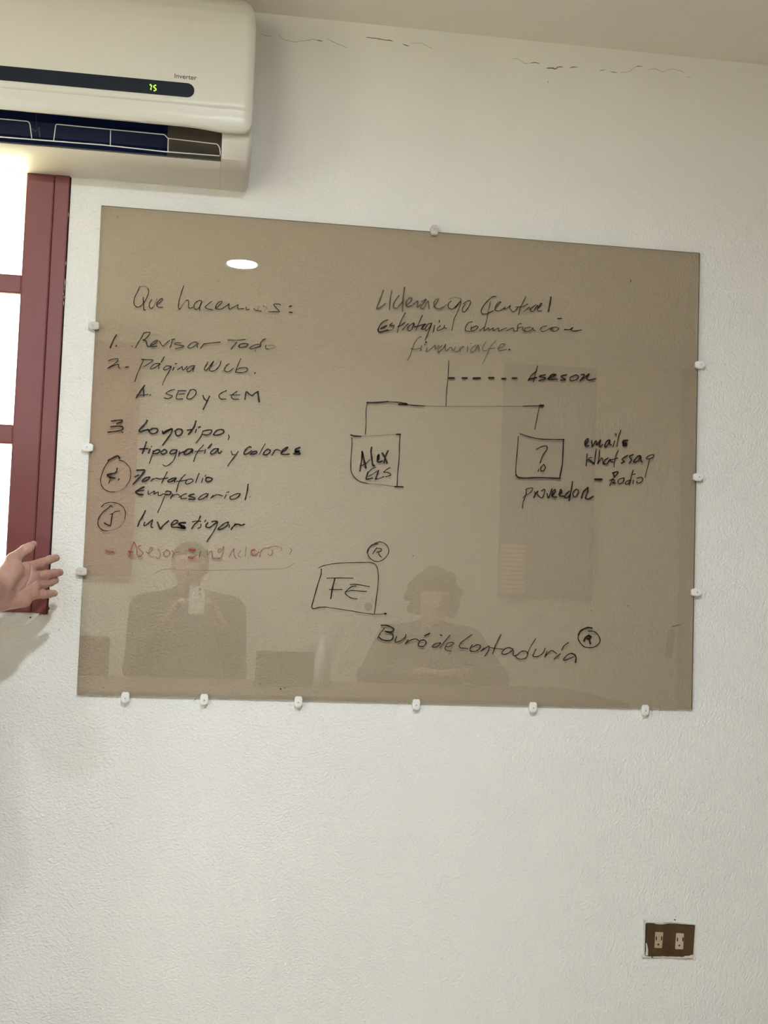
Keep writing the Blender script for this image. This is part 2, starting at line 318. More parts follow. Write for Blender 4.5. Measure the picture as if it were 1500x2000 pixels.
# ---------------------------------------------------------------- handwriting
# (part name, crop x, crop y, crop width, strokes); stroke = [w<width px>] [m<ink>] x,y x,y ...
INK = [
("written_word",250,550,170,"""205,85 165,170 125,250 102,330 110,400 155,438 200,430 245,395 290,340 335,250 358,170 345,115 | mt 345,115 300,85 250,82 205,92|w2.6 262,270 268,380 275,485 300,490|408,310 370,370 368,430 400,465 435,440|mt 435,440 480,350 500,300|500,400 560,355 598,310 590,290 545,310 500,370 495,410 530,445 600,440|958,75 915,210 880,330|w2.4 880,330 868,430 880,475 910,455|mt 910,455 950,390 1000,335|1000,325 1040,325 1045,380 1045,440 1070,460 1120,445|1270,340 1240,325 1180,350 1140,400 1140,450 1170,480 1215,460 1255,400 1275,345 1240,420 1235,500|1445,340 1390,380 1330,435 1370,470 1460,485"""),
("written_word",410,560,170,"""95,375 150,330 205,270 195,250 150,270 110,320 95,375 140,385 200,383 260,345 325,300|330,290 325,350 345,390 390,360 480,315|485,310 480,350 490,383 580,375|625,350 625,393 680,390|755,375 785,405 830,415 885,418|mt 845,335 825,380 825,410|mt 920,335 970,350 975,380|1215,315 1200,300 1130,295 1100,310 1130,350 1190,410 1195,430 1110,430 1015,428|w2.8 1370,342 1405,330|w2.8 1370,440 1415,445"""),
("written_word",200,640,200,"""w2.8 205,105 160,185 115,295|w2.5 205,258 198,275|w2 433,268 438,274|610,75 560,165 525,215 485,295|605,80 650,68 695,70 685,105 620,170 595,180|w2.6 595,180 640,195 650,240 660,270 700,275|w2.5 705,270 760,235 810,190 790,185 740,215 705,255 725,280 800,270|835,195 860,240 885,270 920,240 985,185|1025,190 1010,235 990,290|w2.4 1015,175 1060,165|1150,225 1080,222 1060,240 1130,255 1195,268 1150,290 1070,310|1385,215 1340,212 1280,245 1250,285 1290,300 1350,270 1400,225 1385,270 1395,285"""),
("written_word",390,645,170,"""w2.4 75,235 45,270 15,310|75,235 200,220 355,203|w2 485,168 640,172 790,157|640,210 590,260 540,325|w2.4 670,280 700,240 780,228 835,240 800,280 720,298 680,290 690,250|1020,240 940,255 860,305 880,320 960,305 1045,270 1050,220 1090,165 1138,145|1045,240 1045,290|1145,255 1135,310 1190,325|mt 1190,325 1290,300 1305,275 1250,255 1180,265|mt 965,340 962,370"""),
("written_word",200,690,200,"""90,110 150,85 220,80 230,100 180,150 75,222 150,185 215,165 240,170 235,200 258,220|w2.6 340,203 380,200|570,88 600,100 560,190 510,310 475,415|575,88 660,95 740,100 690,145 605,195|840,150 780,150 730,180 700,220 720,230 780,205 845,150 825,190 825,225|w2.4 905,55 860,130|1000,190 940,185 895,225 905,245 960,230 1010,190 985,250 930,340|w1.6 930,340 890,430 878,465|1050,205 1030,250|1065,152 1090,150|w2.4 1100,240 1130,220 1170,195 1175,235 1195,240 1240,190|1355,180 1290,190 1240,235 1250,270 1300,250 1350,190 1330,230 1330,265"""),
("written_word",380,690,140,"""w2.4 278,180 240,250 205,320 225,355 270,330 330,250 405,160 340,270 310,340 340,372 410,365 480,310 535,230 552,160|w2.2 730,220 680,240 635,300 625,350 670,390 740,370 810,310|mt 580,375 630,340 660,280 700,250|970,115 920,220 880,320 855,400|870,350 950,310 1060,300 1115,330 1080,380 980,405 860,395|w3 1262,410 1266,414"""),
("written_word",255,745,160,"""w3.2 255,75 190,165 105,295|w2.8 235,110 240,190 245,265|w2 110,245 200,250 320,235|350,250 370,240|w2.4 805,145 720,170 645,215 700,240 765,265 740,295 680,315 615,300|w2.4 870,170 1015,172|w2.4 870,190 845,250 835,310 880,325 955,318|w2 880,235 990,225|w2.5 1090,165 1050,240 1030,300 1060,320 1120,310 1190,240 1200,180 1150,145 1090,160|w2.8 1325,260 1350,320 1390,350|w2.8 1445,270 1400,370 1330,510"""),
("written_word",385,750,140,"""w2.6 615,140 540,170 465,220 460,270 500,315 600,315|w2.4 835,155 770,195 725,240 720,280 760,315 870,318|w1.8 680,230 900,228|w2.8 1000,320 1010,250 1030,160 1080,200 1150,245 1200,200 1280,155|w3.6 1275,190 1285,280 1300,370"""),
("written_word",200,810,150,"""w3 180,125 280,110 380,105 385,130 280,180|w3 165,235 280,225 380,230 405,260 380,295 280,320 110,340|w2 370,330 400,350|w3.5 875,110 850,160 780,235 720,300 740,335 810,310 890,290|w3.2 900,290 920,340 970,370 1050,350 1085,300 1050,270 980,270 910,310|w3.2 1175,320 1190,370 1270,320 1360,275 1300,290 1220,330 1190,360|w3.2 1365,280 1350,350 1290,440 1180,590"""),
("written_word",330,815,140,"""w3.2 120,290 180,250 250,250 285,290 260,350 190,390 145,360 140,310|w3.4 565,80 530,190 480,270 410,355|w3 385,270 450,262 500,250|w2.6 575,250 550,320|w3 620,215 655,200|w2.6 710,290 670,400 570,530|w2.8 715,290 800,270 880,265 895,300 850,350 780,370 700,360|w3 930,360 990,285 1080,255 1150,280 1130,330 1050,365 960,375 935,355|w2.6 1245,370 1260,410 1240,465"""),
("written_word",260,850,180,"""w3.3 215,110 190,190 150,295|w3 105,225 240,218|w2.8 275,225 250,290|w2.4 300,180 298,190|w2.6 330,250 300,350 265,455|w3.2 330,270 380,240 430,240 430,270 390,300 330,300|w3 460,270 500,235 545,250 535,290 480,310 450,290|w3 710,240 640,240 600,280 620,305 680,290 715,250|w2.2 712,260 690,340 640,430 560,495 510,500 485,480|w2.5 755,265 740,340|w2.8 745,310 790,280 850,260|w3.3 960,225 890,230 830,280 850,315 920,290 970,230 960,280|w2.4 1145,160 1080,230 1020,320 985,430|w2.4 1010,265 1080,258 1150,250|w2.6 1180,235 1160,295|w3 1275,145 1220,210|w2.8 1385,220 1320,225 1260,280 1280,310 1340,280 1390,220 1380,260 1405,295 1440,260"""),
("written_word",430,860,170,"""w2.5 190,190 210,245 250,250|w2.5 310,195 240,290 130,440|w3 530,120 520,110 470,130 415,200 420,240 480,225 540,180|w3.2 525,235 560,200 620,190 630,210 580,235 525,240|w2.2 775,60 730,140 680,235|w2.8 860,170 820,155 770,190 745,240 790,250 850,215 865,170|w2.4 960,160 920,210 890,260|w2.6 930,180 980,160 1040,180|w2.8 1060,210 1120,170 1170,120 1120,135 1070,180 1050,230 1110,245 1190,235|w4 1370,125 1310,150 1290,190 1350,200 1370,235 1270,230|w4 1300,200 1360,185"""),
("written_word",190,885,160,"""w3.6 200,135 290,85 375,50 410,95|w2 200,150 130,260 85,380 60,480 75,580 130,660 220,705 320,712|mt 320,712 430,680 520,610|w1.8 520,610 590,500 610,400 600,290 550,210 480,150 400,125|w3 362,280 355,330 320,365 250,380|w4.5 250,385 190,395 205,420 240,440|w3.4 240,452 320,455|w2 240,460 210,550|w2.6 400,470 385,495|w3.6 725,315 800,310 870,315 820,390 750,470 660,565|w2.8 690,435 760,400|w3.2 960,440 900,445 830,495 830,520 890,505 950,465|w2.6 1020,470 985,510|w2.6 1010,480 1080,460 1150,475 1290,455|w2.5 1280,345 1230,440 1180,545"""),
("written_word",310,905,130,"""w3 390,330 320,335 210,390 220,420 300,400 390,340 360,380 360,415|w2.5 600,250 530,320 450,440 400,635|w2.4 400,405 480,400 600,385|w2.5 630,380 605,430 620,465 700,450 770,400 760,360 690,355 600,385|w2.6 910,225 870,320 835,435|w2.2 995,335 965,430|w2.4 1060,270 1045,290|w3.2 1080,320 1060,370 1090,415 1180,395 1205,350 1150,320 1070,320"""),
("written_word",250,940,130,"""w4 355,130 280,165 180,240 240,295 330,300|w2.6 200,225 360,200|w2.5 460,215 460,295 600,220 580,290 680,240 680,310 730,320 790,285 850,290|w2 830,320 760,500 670,705|w3.2 850,240 890,220 960,240 970,270 930,300 850,300|w2.5 1010,285 960,390|w2.4 990,330 1060,300 1110,295 1155,315|w2.5 1320,275 1250,300 1150,360|w2.5 1200,345 1200,390 1320,380"""),
("written_word",350,940,150,"""w3.3 290,250 220,265 190,290 290,320 300,350 190,350|w2.6 570,245 510,245 430,285 375,345 400,358 480,330 560,260 535,310|w2 665,270 615,330|w2.6 620,325 720,265 780,265 850,285|w2.2 920,260 885,330|w2 925,220 975,205|w2.6 1190,240 1120,245 1000,300 990,335 1030,355 1120,330 1190,250 1160,310|w3 1345,60 1330,190 1290,355|mt w2.5 1375,308 1390,298"""),
("written_word",185,975,150,"""w2.5 345,150 310,125 250,180 150,260 80,370 60,470 90,550 160,610|w2 160,610 250,620|mt 250,620 350,600 460,560 540,480 590,380|w2 590,380 600,260 560,160 480,95 380,65 280,65 190,90 130,150|w2.8 345,295 330,370 310,510 260,505 190,465|w2 300,295 355,285|w2 350,280 400,245 490,230|w3 990,225 950,310 880,420 840,530|w2.8 975,455 960,515 1010,500 1080,440 1130,405 1110,470 1100,540 1130,550|w3.2 1225,450 1250,510 1280,580 1340,510 1440,425"""),
("written_word",340,1000,150,"""w2.8 -60,245 0,170 70,170 60,210 0,240 -50,260 -40,295 80,298|w4 220,210 110,215 100,250 190,280 215,315 90,305|w4 120,240 150,290 200,310|w2.8 515,80 470,180 400,240 345,325|w2.5 360,190 440,178 525,182|w2.5 525,240 520,290 460,325|w2.5 620,160 595,190|w3 660,210 620,260 640,300 700,300 780,240 845,190 800,180 740,190|w2.6 850,190 830,270 760,400 690,500 640,580|w2.8 1060,200 1000,215 920,270 860,330 880,345 960,320 1040,260 1060,200|w2.6 1080,250 1075,300|w2.8 1200,245 1150,290 1115,340|w3.2 1190,240 1260,240 1310,260 1370,240"""),
("red_written_word",195,1045,200,"""mr w2.6 85,230 150,250 200,245|mr w2.2 500,100 460,190 435,315|mr w2 500,100 540,190 545,290|mr w3.5 425,240 440,250|mr w2 440,250 490,250|mp w2.2 600,155 560,170 590,220 630,260 600,310 560,315|mp w2 680,245 720,265 775,200 750,180 720,240 720,290 760,320 790,320|mp w2 850,195 880,250 885,310 850,345 820,320|mp w2.4 980,215 940,250 935,290 970,320 1020,290 1020,240 980,220|mp w2.5 1055,230 1080,260 1070,320|mp w2 1080,265 1120,250 1170,250|mr w4 1310,210 1350,220 1395,215|mr w4 1305,325 1350,340|mp w2.5 1350,340 1420,290|mp w2 1475,240 1455,320|ms w12 440,290 480,320|ms w10 570,310 600,330|ms w12 1340,220 1360,225|ms w12 1330,350 1390,345|ms w10 110,250 190,260"""),
("red_written_word",385,1045,200,"""mp w2 50,240 30,320|mp w2.2 145,210 155,290|mp w2.2 150,295 200,240 215,240 225,330|mp w2.2 350,200 310,215 320,260 370,210 390,170 380,260 350,330 290,350 240,340|mp w2.4 540,200 500,260 470,325|mp w2 540,200 545,300 580,350|mt w2 640,230 600,290 640,330|mt w2 720,170 705,310|mr w2.2 790,230 850,220 830,205 790,240 810,290 850,295 910,245|mp w2.4 920,320 930,260 960,210 1010,190 1060,190|mp w2.4 1095,215 1105,260 1075,300 1040,280|mp w2.2 1060,180 1150,165 1240,190 1230,230|mt w2 1360,195 1385,220 1355,280|ms w9 240,350 340,355|ms w8 800,280 860,290"""),
("faint_underline",195,1045,200,"""mu w1.8 800,560 900,515 1050,495 1180,510 1300,515 1620,520|mu w1.8 1620,520 2120,505 2620,495 2750,475 2855,410|mu w1.6 1300,500 1290,600"""),
("written_word",725,555,170,"""mf w3.3 210,105 160,250 95,420 160,400 245,335|mf w3 355,115 330,250 315,430|mf w3.2 475,200 400,310 385,400 440,415 500,350 540,300|mf w3.4 575,60 550,250 540,460|mf w3 600,370 680,300 700,240 640,250 600,320 620,390 700,370|mf w3 720,350 800,290 790,400 850,350|mf w2.8 870,300 950,260 850,400 900,420 980,290 1000,420|mf w3 1080,390 1160,260 1110,270 1080,340 1110,410 1180,425 1250,390|mf w2 1250,395 1300,350|w2.3 1375,290 1330,340 1330,400 1380,430 1450,400 1500,350"""),
("written_word",865,565,220,"""w2.4 160,240 235,160|mt w1.8 80,130 150,110 235,120|w2 240,130 235,200 200,290|w1.7 200,290 150,400 120,550|w2 300,195 265,240 260,290 290,300 340,240 370,180 360,150 320,160 270,195|w2.4 710,95 660,100 600,150 540,220 510,290 530,330 600,320 670,285|w1.7 635,165 620,230 600,320 580,420 560,500|w2 690,270 740,200 775,170 740,175 700,230 700,280 760,285 830,240|w2.2 830,235 820,265 870,240 900,215 890,250 930,300 970,280 1000,235|w2 1105,95 1065,180 1030,250 1005,340|w2 970,235 1060,230 1130,195|w2 1075,295 1150,240 1160,270|w2.2 1240,205 1180,250 1170,285 1210,290 1260,210 1265,250 1300,190 1320,190 1290,230 1260,260 1270,290 1315,285|w3.2 1440,105 1425,200 1405,295"""),
("written_word",730,605,170,"""w2.6 240,175 180,195 110,260 75,340|w3.4 75,340 90,385 160,375 245,350|w3 120,325 220,275|w2.6 320,225 270,270 350,270|w2 350,290 320,340 240,360|w2 545,50 480,170 430,290|w1.6 430,290 405,395|w2.5 415,290 470,270 540,215|w2.2 490,350 560,270 600,240|w2.3 690,225 620,270 580,320 610,365 660,330 690,230 700,280|w2.2 840,95 780,220|w1.6 780,220 725,360|w2.5 700,300 800,270 880,245|w2.5 820,330 880,260 900,245 840,290 830,335 880,330|w2.2 1000,230 930,250 890,320 900,360 960,310 1000,235 960,340 920,450 885,520|w2.2 1050,265 1025,385|w2.4 1135,185 1125,215|w2 1150,275 1100,320 1100,360 1200,320 1220,260 1215,300 1250,325"""),
("written_word",900,610,240,"""w2 140,115 90,130 55,190 60,225 110,235|w2.2 130,180 125,230 180,215 210,180 190,165 140,190|w2 230,225 270,195 290,180 285,225 340,190 345,220 400,190 395,225 460,190 460,230 520,205 560,190|w2 560,225 600,205 640,190 650,230 690,225|w2 740,135 700,150 690,220|w1.8 700,190 760,180 750,215 800,235|w1.8 850,180 790,190 780,225 830,230 880,190 880,215 910,220|w1.8 1050,165 990,180 970,215 1010,235 1100,190 1090,215|w1.8 1120,180 1110,225 1160,230 1200,200 1160,180 1110,190|w2.6 1185,75 1230,75|w2.6 1265,210 1330,210 1370,185 1345,215 1390,230 1470,215"""),
("written_word",790,650,220,"""mg w1.8 225,55 200,55 130,140 80,290 40,370|mg w1.8 80,210 140,220 210,205|mg w2 230,170 215,240|w3 285,122 292,128|w2.4 270,150 272,158|mg w2.2 300,200 290,255 370,200 410,165 410,220 460,170|mg w2.2 500,170 450,220 450,260 520,200 550,150 540,200 560,240 620,190 640,240|mg w2 680,190 660,240 700,250 770,200 790,180 740,200 740,250|mg w2 840,180 835,250|mg w2 885,140 880,146|mg w2.4 950,165 890,210 890,260 940,230 980,160 1000,240|mg w2 1085,120 1040,200 1050,240 1100,230|mg w1.8 1220,100 1150,180 1100,290|mt w1.8 1100,290 1040,415|mg w1.8 1110,215 1200,205|mg w2.2 1240,210 1300,190 1340,155 1290,150 1250,210 1270,240 1360,220|w3 1395,222 1403,226"""),
("drawn_line",860,700,320,"""w2 78,20 70,180 58,300 52,440|w3.8 80,180 125,180|w3.8 203,180 243,180|w4 303,182 363,180|w3.8 445,178 487,178|w3.8 565,186 598,186|w3.8 660,181 700,181"""),
("written_word",860,700,320,"""w2.2 890,70 870,140 850,215|w2.6 880,115 830,160 805,205|w3.2 810,190 880,175|w3 960,150 905,165 965,180 905,205|w3 985,185 1060,150 1020,150 990,190 1070,190|w3 1155,150 1105,165 1145,195 1105,200|w2.5 1240,150 1190,175 1195,205 1250,190 1265,160 1235,150|w2.8 1290,150 1320,150 1280,205|w2.8 1300,190 1365,140 1340,180 1360,200 1420,185"""),
("drawn_line",675,775,200,"""w2 320,90 300,200 300,400 290,550|w3.3 315,85 450,85 620,70|w2.5 600,72 760,80 890,95|w3.6 780,108 900,110|w2.6 850,110 1000,125 1150,133|mt w2.2 1150,133 1480,140 2600,138|w2.2 2600,137 2850,131|w4.2 2848,128 2896,128"""),
("drawn_name_box",675,775,200,"""w3.5 80,560 130,575 220,580|mt w2.4 220,580 500,565 740,550|w3 740,550 800,550|w2.4 800,550 790,700 785,900 765,1100 755,1300|w2.2 90,600 95,700 80,900 80,1080 130,1180 220,1245 320,1270|mt w2.6 320,1270 500,1285 700,1310|w3 720,1315 840,1320"""),
("written_name",690,865,100,"""w4 260,260 290,400 340,600 370,725|w3 260,270 245,500 215,680 195,820|w2.4 215,680 310,630 390,590 480,495|w3.4 540,130 520,260 545,450 565,600 580,670 620,660|w3.6 740,350 710,420 710,540 780,560 850,530|w4.4 745,360 740,480|w3.8 850,300 930,430 990,590|w3.4 1015,235 950,380 900,580|w3 430,860 400,960 385,1060 560,1035|w2 430,990 560,920 700,820|w2 420,880 560,750 660,710|w3 740,810 700,930 660,1060|w2.2 640,1055 740,1050 900,985|w2.4 1075,725 980,780 890,860 1000,860 1100,920 1060,960 950,990"""),
("drawn_question_box",870,780,240,"""w2 1145,90 1120,220 1090,365|w2.5 915,420 1000,450 1130,480 1280,490 1450,490|w2.8 1440,490 1435,650 1425,800 1395,950|w2.2 890,455 875,650 858,850 860,920|w3 860,920 900,955 1000,960 1150,955 1400,965|w2.5 1110,610 1180,575 1235,570 1240,610 1190,680 1155,775|w2.5 1200,795 1165,830 1165,870 1200,870 1220,830 1200,795|w2 1140,850 1130,880"""),
("written_word",1010,935,170,"""w2 145,195 190,165 265,160 260,200 200,260 140,290 100,330|w2.2 160,200 150,280 125,340 100,430 95,510|w2.5 300,225 310,260 285,325|w2.4 305,290 340,225 360,215 345,260 400,325 440,320 480,220 470,180 420,210|w2.8 515,255 540,330 600,180|w3 600,290 655,230 655,185 610,230 610,310 680,315|w3 720,270 770,220 750,185 730,250 740,300 800,300|w3 900,215 840,270 820,320 860,330 920,270|w2.8 955,50 935,180 910,300 895,380|w2.6 1020,175 960,240 970,300 1010,310 1055,240 1050,190 1010,185|w3.1 1220,150 1140,230 1110,330|w3.1 1220,155 1215,220 1180,330 1230,350 1310,305"""),
("written_word",1130,835,160,"""w3 120,310 175,240 170,205 135,230 115,290 140,345 185,330|w2.8 240,240 245,310 250,350 310,250 330,260 330,320 400,230|w3 400,240 380,330 400,350 440,315|w2.8 560,225 510,260 480,330 490,360 540,310 575,230 570,300 600,320|w2.4 660,245 630,350|w2.5 685,115 680,140|w2.4 775,50 730,180 700,350|w3.6 895,235 820,245 810,280|w5.2 825,290 870,290 865,325 825,325"""),
("written_word",1130,835,160,"""w2.6 160,480 150,560 140,700|w2.3 145,620 190,560 240,545|w3.4 195,590 280,660|w2.5 325,390 300,560 285,670|w2.6 385,415 375,540 350,665|w2.5 355,650 420,560 440,570 450,650 480,670|w2.8 540,560 480,600 460,660 520,665 580,580 590,620 630,630|w2.3 725,420 680,530 655,640 650,720|w2.5 600,590 650,580 715,555|w2.8 895,510 820,560 800,590 840,620 785,655|w2.8 1000,495 930,530 970,590 930,650|w3 1130,515 1080,530 1010,620 1030,640 1100,600 1140,530 1140,600 1165,630|w2.3 1240,555 1300,510 1375,500 1370,540 1300,575 1245,570|w1.8 1300,580 1270,700 1240,820 1216,915"""),
("written_word",1150,880,140,"""w4.4 130,603 268,603|w2.8 510,460 530,540|w2.8 500,470 600,440 600,480 530,560|w2.5 430,630 510,590 480,640 440,730|w2.6 510,590 540,640 500,680 560,680|w2.5 740,570 640,600 610,660 650,700 720,650 740,580 730,640|w2.5 870,620 780,650 770,700 820,700 880,620|w2.4 930,410 890,540 850,720|w2.4 930,620 925,690|w2.2 920,500 970,490|w2.5 1010,580 1100,560 1130,610 1080,670 1010,680 1010,640"""),
("drawn_circled_letter",600,1050,180,"""w2.8 1145,95 1060,120 1000,180 980,240|w2 980,240 1010,320 1080,375 1160,390 1250,350 1320,260 1325,180 1270,100 1180,70 1100,90|w2.2 1130,165 1100,210 1065,265|w2.2 1130,170 1205,185 1200,220 1130,240|w2.2 1160,245 1180,290 1210,320"""),
("drawn_initials_box",600,1050,180,"""w2 190,490 260,460 400,430 600,410 900,405 1030,405 1110,440 1145,510 1160,640 1150,800|w2.4 1150,800 1125,1000 1095,1230|w2.5 230,510 225,600 170,770 120,950 75,1120 90,1155 130,1155 200,1135 300,1130|w1.8 300,1130 500,1160 700,1190 900,1225 1080,1245 1280,1240|w3.5 1262,1238 1282,1238|w2.2 320,660 500,657 745,660|w3 450,665 410,830 385,990|w2 360,845 570,845|w2.4 700,765 780,760 1010,795|w2.4 790,785 720,800 620,890 650,940 720,985 810,998|w2.2 620,885 720,860 850,870 965,878"""),
("written_word",725,1210,180,"""w3 165,95 250,95 340,130 370,165 330,200 235,195|w2.8 250,200 330,225 360,270 330,330 260,345 170,325 130,290|w2.2 215,140 150,220 100,310|w2.5 415,275 390,340 400,370 480,345 550,290 565,245|w2.3 600,330 555,395|w2.2 560,385 640,335 730,315 780,350|w2.6 800,340 765,400 780,435 850,435 895,380 870,335 810,335|w2.8 950,225 870,265|w2.5 1130,380 1050,390 990,440 1060,450 1130,390|w2 1280,255 1200,350 1120,460|w2.4 1125,245 1150,262|w2 1210,440 1280,440 1345,390 1310,370 1240,390 1200,460 1220,500 1300,515"""),
("written_word",885,1230,180,"""w2.3 305,80 220,140 130,210 100,260 120,295 180,300 240,310|w2.5 310,250 275,310 290,350 380,345 440,290 440,255 390,245 320,280|w2.2 450,350 500,300|w2.2 480,330 560,275 585,265 575,340 515,430|w2.2 780,75 720,190 670,300 645,390|w1.9 600,285 680,305 810,315|w2.5 960,310 900,290 830,320 795,375 810,400 880,390 960,340 975,310|w2.3 985,340 980,420 1040,410 1110,355 1180,350 1215,390 1180,460 1100,480 1040,460 1010,420|w1.9 1345,145 1270,260 1210,390"""),
("written_word",1020,1215,170,"""w2.2 235,465 185,570 200,595 280,590 360,530 395,450|w2 430,500 385,600|w2.2 400,580 500,490 595,545|w2.2 655,545 550,640|w2.4 795,355 720,410 680,480|w2.3 860,545 820,545 760,580 710,650 740,660 880,600|w3 850,540 900,560 930,620 915,690"""),
("drawn_circled_letter",1020,1215,170,"""w3.6 1200,105 1140,95 1060,120 1000,160 970,220|w2.5 970,220 965,290 1010,370 1080,430 1180,440 1260,420 1330,360 1340,290 1290,200 1230,160 1140,160|w4 1150,230 1100,260 1065,320|w4.6 1150,235 1180,250 1160,285 1125,285|w3 1150,290 1175,375"""),
("marker_smudge",0,0,1500,"""w2.5 547,1345 549,1346|w1.6 556,1344 557,1344|w1.6 1232,547 1232,551|ms2 w16 720,1184 720,1186|mt w2.4 1313,1224 1328,1220|ms3 w16 1312,1236 1308,1262 1306,1280|w1.3 1226,1183 1228,1184|w1.3 1155,1193 1156,1194|w1.4 508,1336 509,1336|w1.4 806,1085 807,1086|mt w1.6 228,424 230,424"""),
]

# ================================================================ the room
XL, XR, YB = -2.4, 2.86, -3.75
WX0, WX1, WZ0, WZ1 = -1.05, -0.0695, 1.062, 2.165      # window opening in the front wall

def struct(o): o['kind'] = 'structure'; return o

bm = bmesh.new()
xs = [XL - 0.15, WX0, WX1, XR + 0.15]; zs = [0.0, WZ0, WZ1, CEIL]
for i in range(3):
    for j in range(3):
        if i == 1 and j == 1: continue
        add_box(bm, (xs[i], 0.0, zs[j]), (xs[i + 1], 0.16, zs[j + 1]))
bmesh.ops.remove_doubles(bm, verts=bm.verts, dist=1e-5)
wall = struct(from_bm('wall_front', bm, M_WALL))
bm = bmesh.new()
ly_ = [YB - 0.15, -3.1, -2.27, 0.0]; lz_ = [0.0, 0.95, 2.2, CEIL]  # opening cut for the added fill-light window
for i in range(3):
    for j in range(3):
        if i == 1 and j == 1: continue
        add_box(bm, (XL - 0.15, ly_[i], lz_[j]), (XL, ly_[i + 1], lz_[j + 1]))
bmesh.ops.remove_doubles(bm, verts=bm.verts, dist=1e-5)
struct(from_bm('wall_left', bm, M_WALL2))
struct(box('wall_right', (XR, YB - 0.15, 0), (XR + 0.15, 0, CEIL), mat('brown_wall_paint', (0.30, 0.22, 0.17), 0.7)))
bm = bmesh.new()
bx_ = [XL, -1.62, -0.62, XR]; bz_ = [0.0, 1.19, 2.38, CEIL]
for i in range(3):
    for j in range(3):
        if i == 1 and j == 1: continue
        add_box(bm, (bx_[i], YB - 0.15, bz_[j]), (bx_[i + 1], YB, bz_[j + 1]))
bmesh.ops.remove_doubles(bm, verts=bm.verts, dist=1e-5)
struct(from_bm('wall_back', bm, M_WALL2))
fl = struct(box('floor', (XL - 0.15, YB - 0.15, -0.12), (XR + 0.15, 0.16, -0.004), M_GROUT))
tm = None
for i in range(13):
    for j in range(10):
        x0 = XL + i * 0.4; y1 = -j * 0.4
        x1 = min(x0 + 0.394, XR); y0 = max(y1 - 0.394, YB)
        if tm is None:
            o = box('tile', (-0.197, -0.197, -0.004), (0.197, 0.197, 0.0), M_FLOOR); tm = o.data
            o.parent = fl
        else:
            o = bpy.data.objects.new('tile', tm); COL.objects.link(o); o.parent = fl
        o.location = ((x0 + x1) / 2, (y0 + y1) / 2, 0)
        o.scale = ((x1 - x0) / 0.394, (y1 - y0) / 0.394, 1)
# ceiling with round cut-outs kept simple: the lamps are surface-trimmed
ceil = struct(box('ceiling', (XL - 0.15, YB - 0.15, CEIL), (XR + 0.15, 0.16, CEIL + 0.14), M_CEIL))

# hairline cracks in the plaster below the ceiling
def ribbon(pts, widths, y):
    "flat strip on the plane y through pixel points, widths in pixels"
    P = [np.array(p, float) for p in pts]
    V = []; Fc = []
    n = len(P)
    for i in range(n):
        t = P[min(i + 1, n - 1)] - P[max(i - 1, 0)]
        L_ = np.hypot(*t) or 1.0
        nrm = np.array([-t[1], t[0]]) / L_ * widths[i] / 2
        V.append(at(*(P[i] + nrm), y)); V.append(at(*(P[i] - nrm), y))
    for i in range(n - 1): Fc.append((2 * i, 2 * i + 1, 2 * i + 3, 2 * i + 2))
    return V, Fc

def wobble(pts, step=5, amp=1.0, seed=1):
    rnd = random.Random(seed); out = []
    for a, b in zip(pts, pts[1:]):
        d = math.hypot(b[0] - a[0], b[1] - a[1]); k = max(1, int(d / step))
        for i in range(k):
            t = i / k
            out.append((a[0] + (b[0] - a[0]) * t, a[1] + (b[1] - a[1]) * t + (rnd.uniform(-amp, amp) if i else 0)))
    out.append(pts[-1]); return out

cracks = [
    ([(508, 64), (520, 70), (532, 71)], 1.0, 0), ([(543, 67), (555, 78), (577, 82), (612, 77), (632, 80)], 1.1, 0),
    ([(618, 78), (631, 80)], 1.4, 1), ([(640, 76), (655, 84), (678, 93)], 1.3, 0),
    ([(714, 73), (740, 76), (768, 80)], 1.5, 1), ([(786, 86), (799, 90)], 1.6, 1), ([(800, 84), (825, 85), (846, 96)], 0.9, 0),
    ([(1000, 115), (1012, 115), (1024, 124), (1035, 124)], 1.0, 0), ([(1035, 123.5), (1046, 122), (1055, 124)], 1.6, 1),
    ([(1067, 133), (1080, 133), (1084, 135), (1090, 131), (1100, 131)], 2.0, 1), ([(1112, 133), (1118, 131), (1129, 131)], 1.7, 1),
    ([(1171, 138), (1183, 136)], 1.3, 1), ([(1192, 139), (1197, 141), (1206, 142)], 1.7, 1),
    ([(1210, 142), (1228, 140), (1240, 131), (1256, 129)], 1.0, 0), ([(1243, 130), (1255, 129)], 1.4, 1),
    ([(1265, 136), (1280, 134), (1292, 140), (1300, 138), (1312, 134), (1328, 138), (1337, 143)], 1.1, 0),
    ([(1340, 149), (1350, 153)], 1.1, 0), ([(1070, 158), (1071, 162)], 2.2, 1)]
for q, (pts, wd, dk) in enumerate(cracks):
    pp = wobble(pts, 4, 0.7, q)
    V, Fc = ribbon(pp, [wd * (0.35 if i in (0, len(pp) - 1) else random.uniform(0.7, 1.2)) for i in range(len(pp))], -0.0006)
    mesh('crack', V, Fc, M_CRACK if dk else M_CRACKF, wall)

# ---------------------------------------------------------------- outside
struct(box('ground', (-14, 0.16, -0.3), (12, 14, -0.15), M_GROUND))
struct(box('ground', (-14, -16, -0.3), (12, YB - 0.15, -0.15), M_GROUND))
struct(box('ground', (-14, YB - 0.15, -0.3), (XL - 0.15, 0.16, -0.15), M_GROUND))
eave = struct(box('added_eave', (-3.5, 0.16, 2.36), (3.0, 1.5, 2.46), M_EAVE))  # eave added to give the top pane and its light a yellow tint
tag(eave, 'pale yellow eave added outside above the window to tint its light', None)

# ---------------------------------------------------------------- window
win = empty('window_1', (-0.56, 0.03, WZ0)); win['kind'] = 'structure'
FX = -0.0725; FB = WZ0 + 0.0006; FT = WZ1 - 0.003; SEAM = -0.1045; PX1 = -0.1655
WL = WX0 + 0.003; LS = WL + 0.032; LP = WL + 0.093
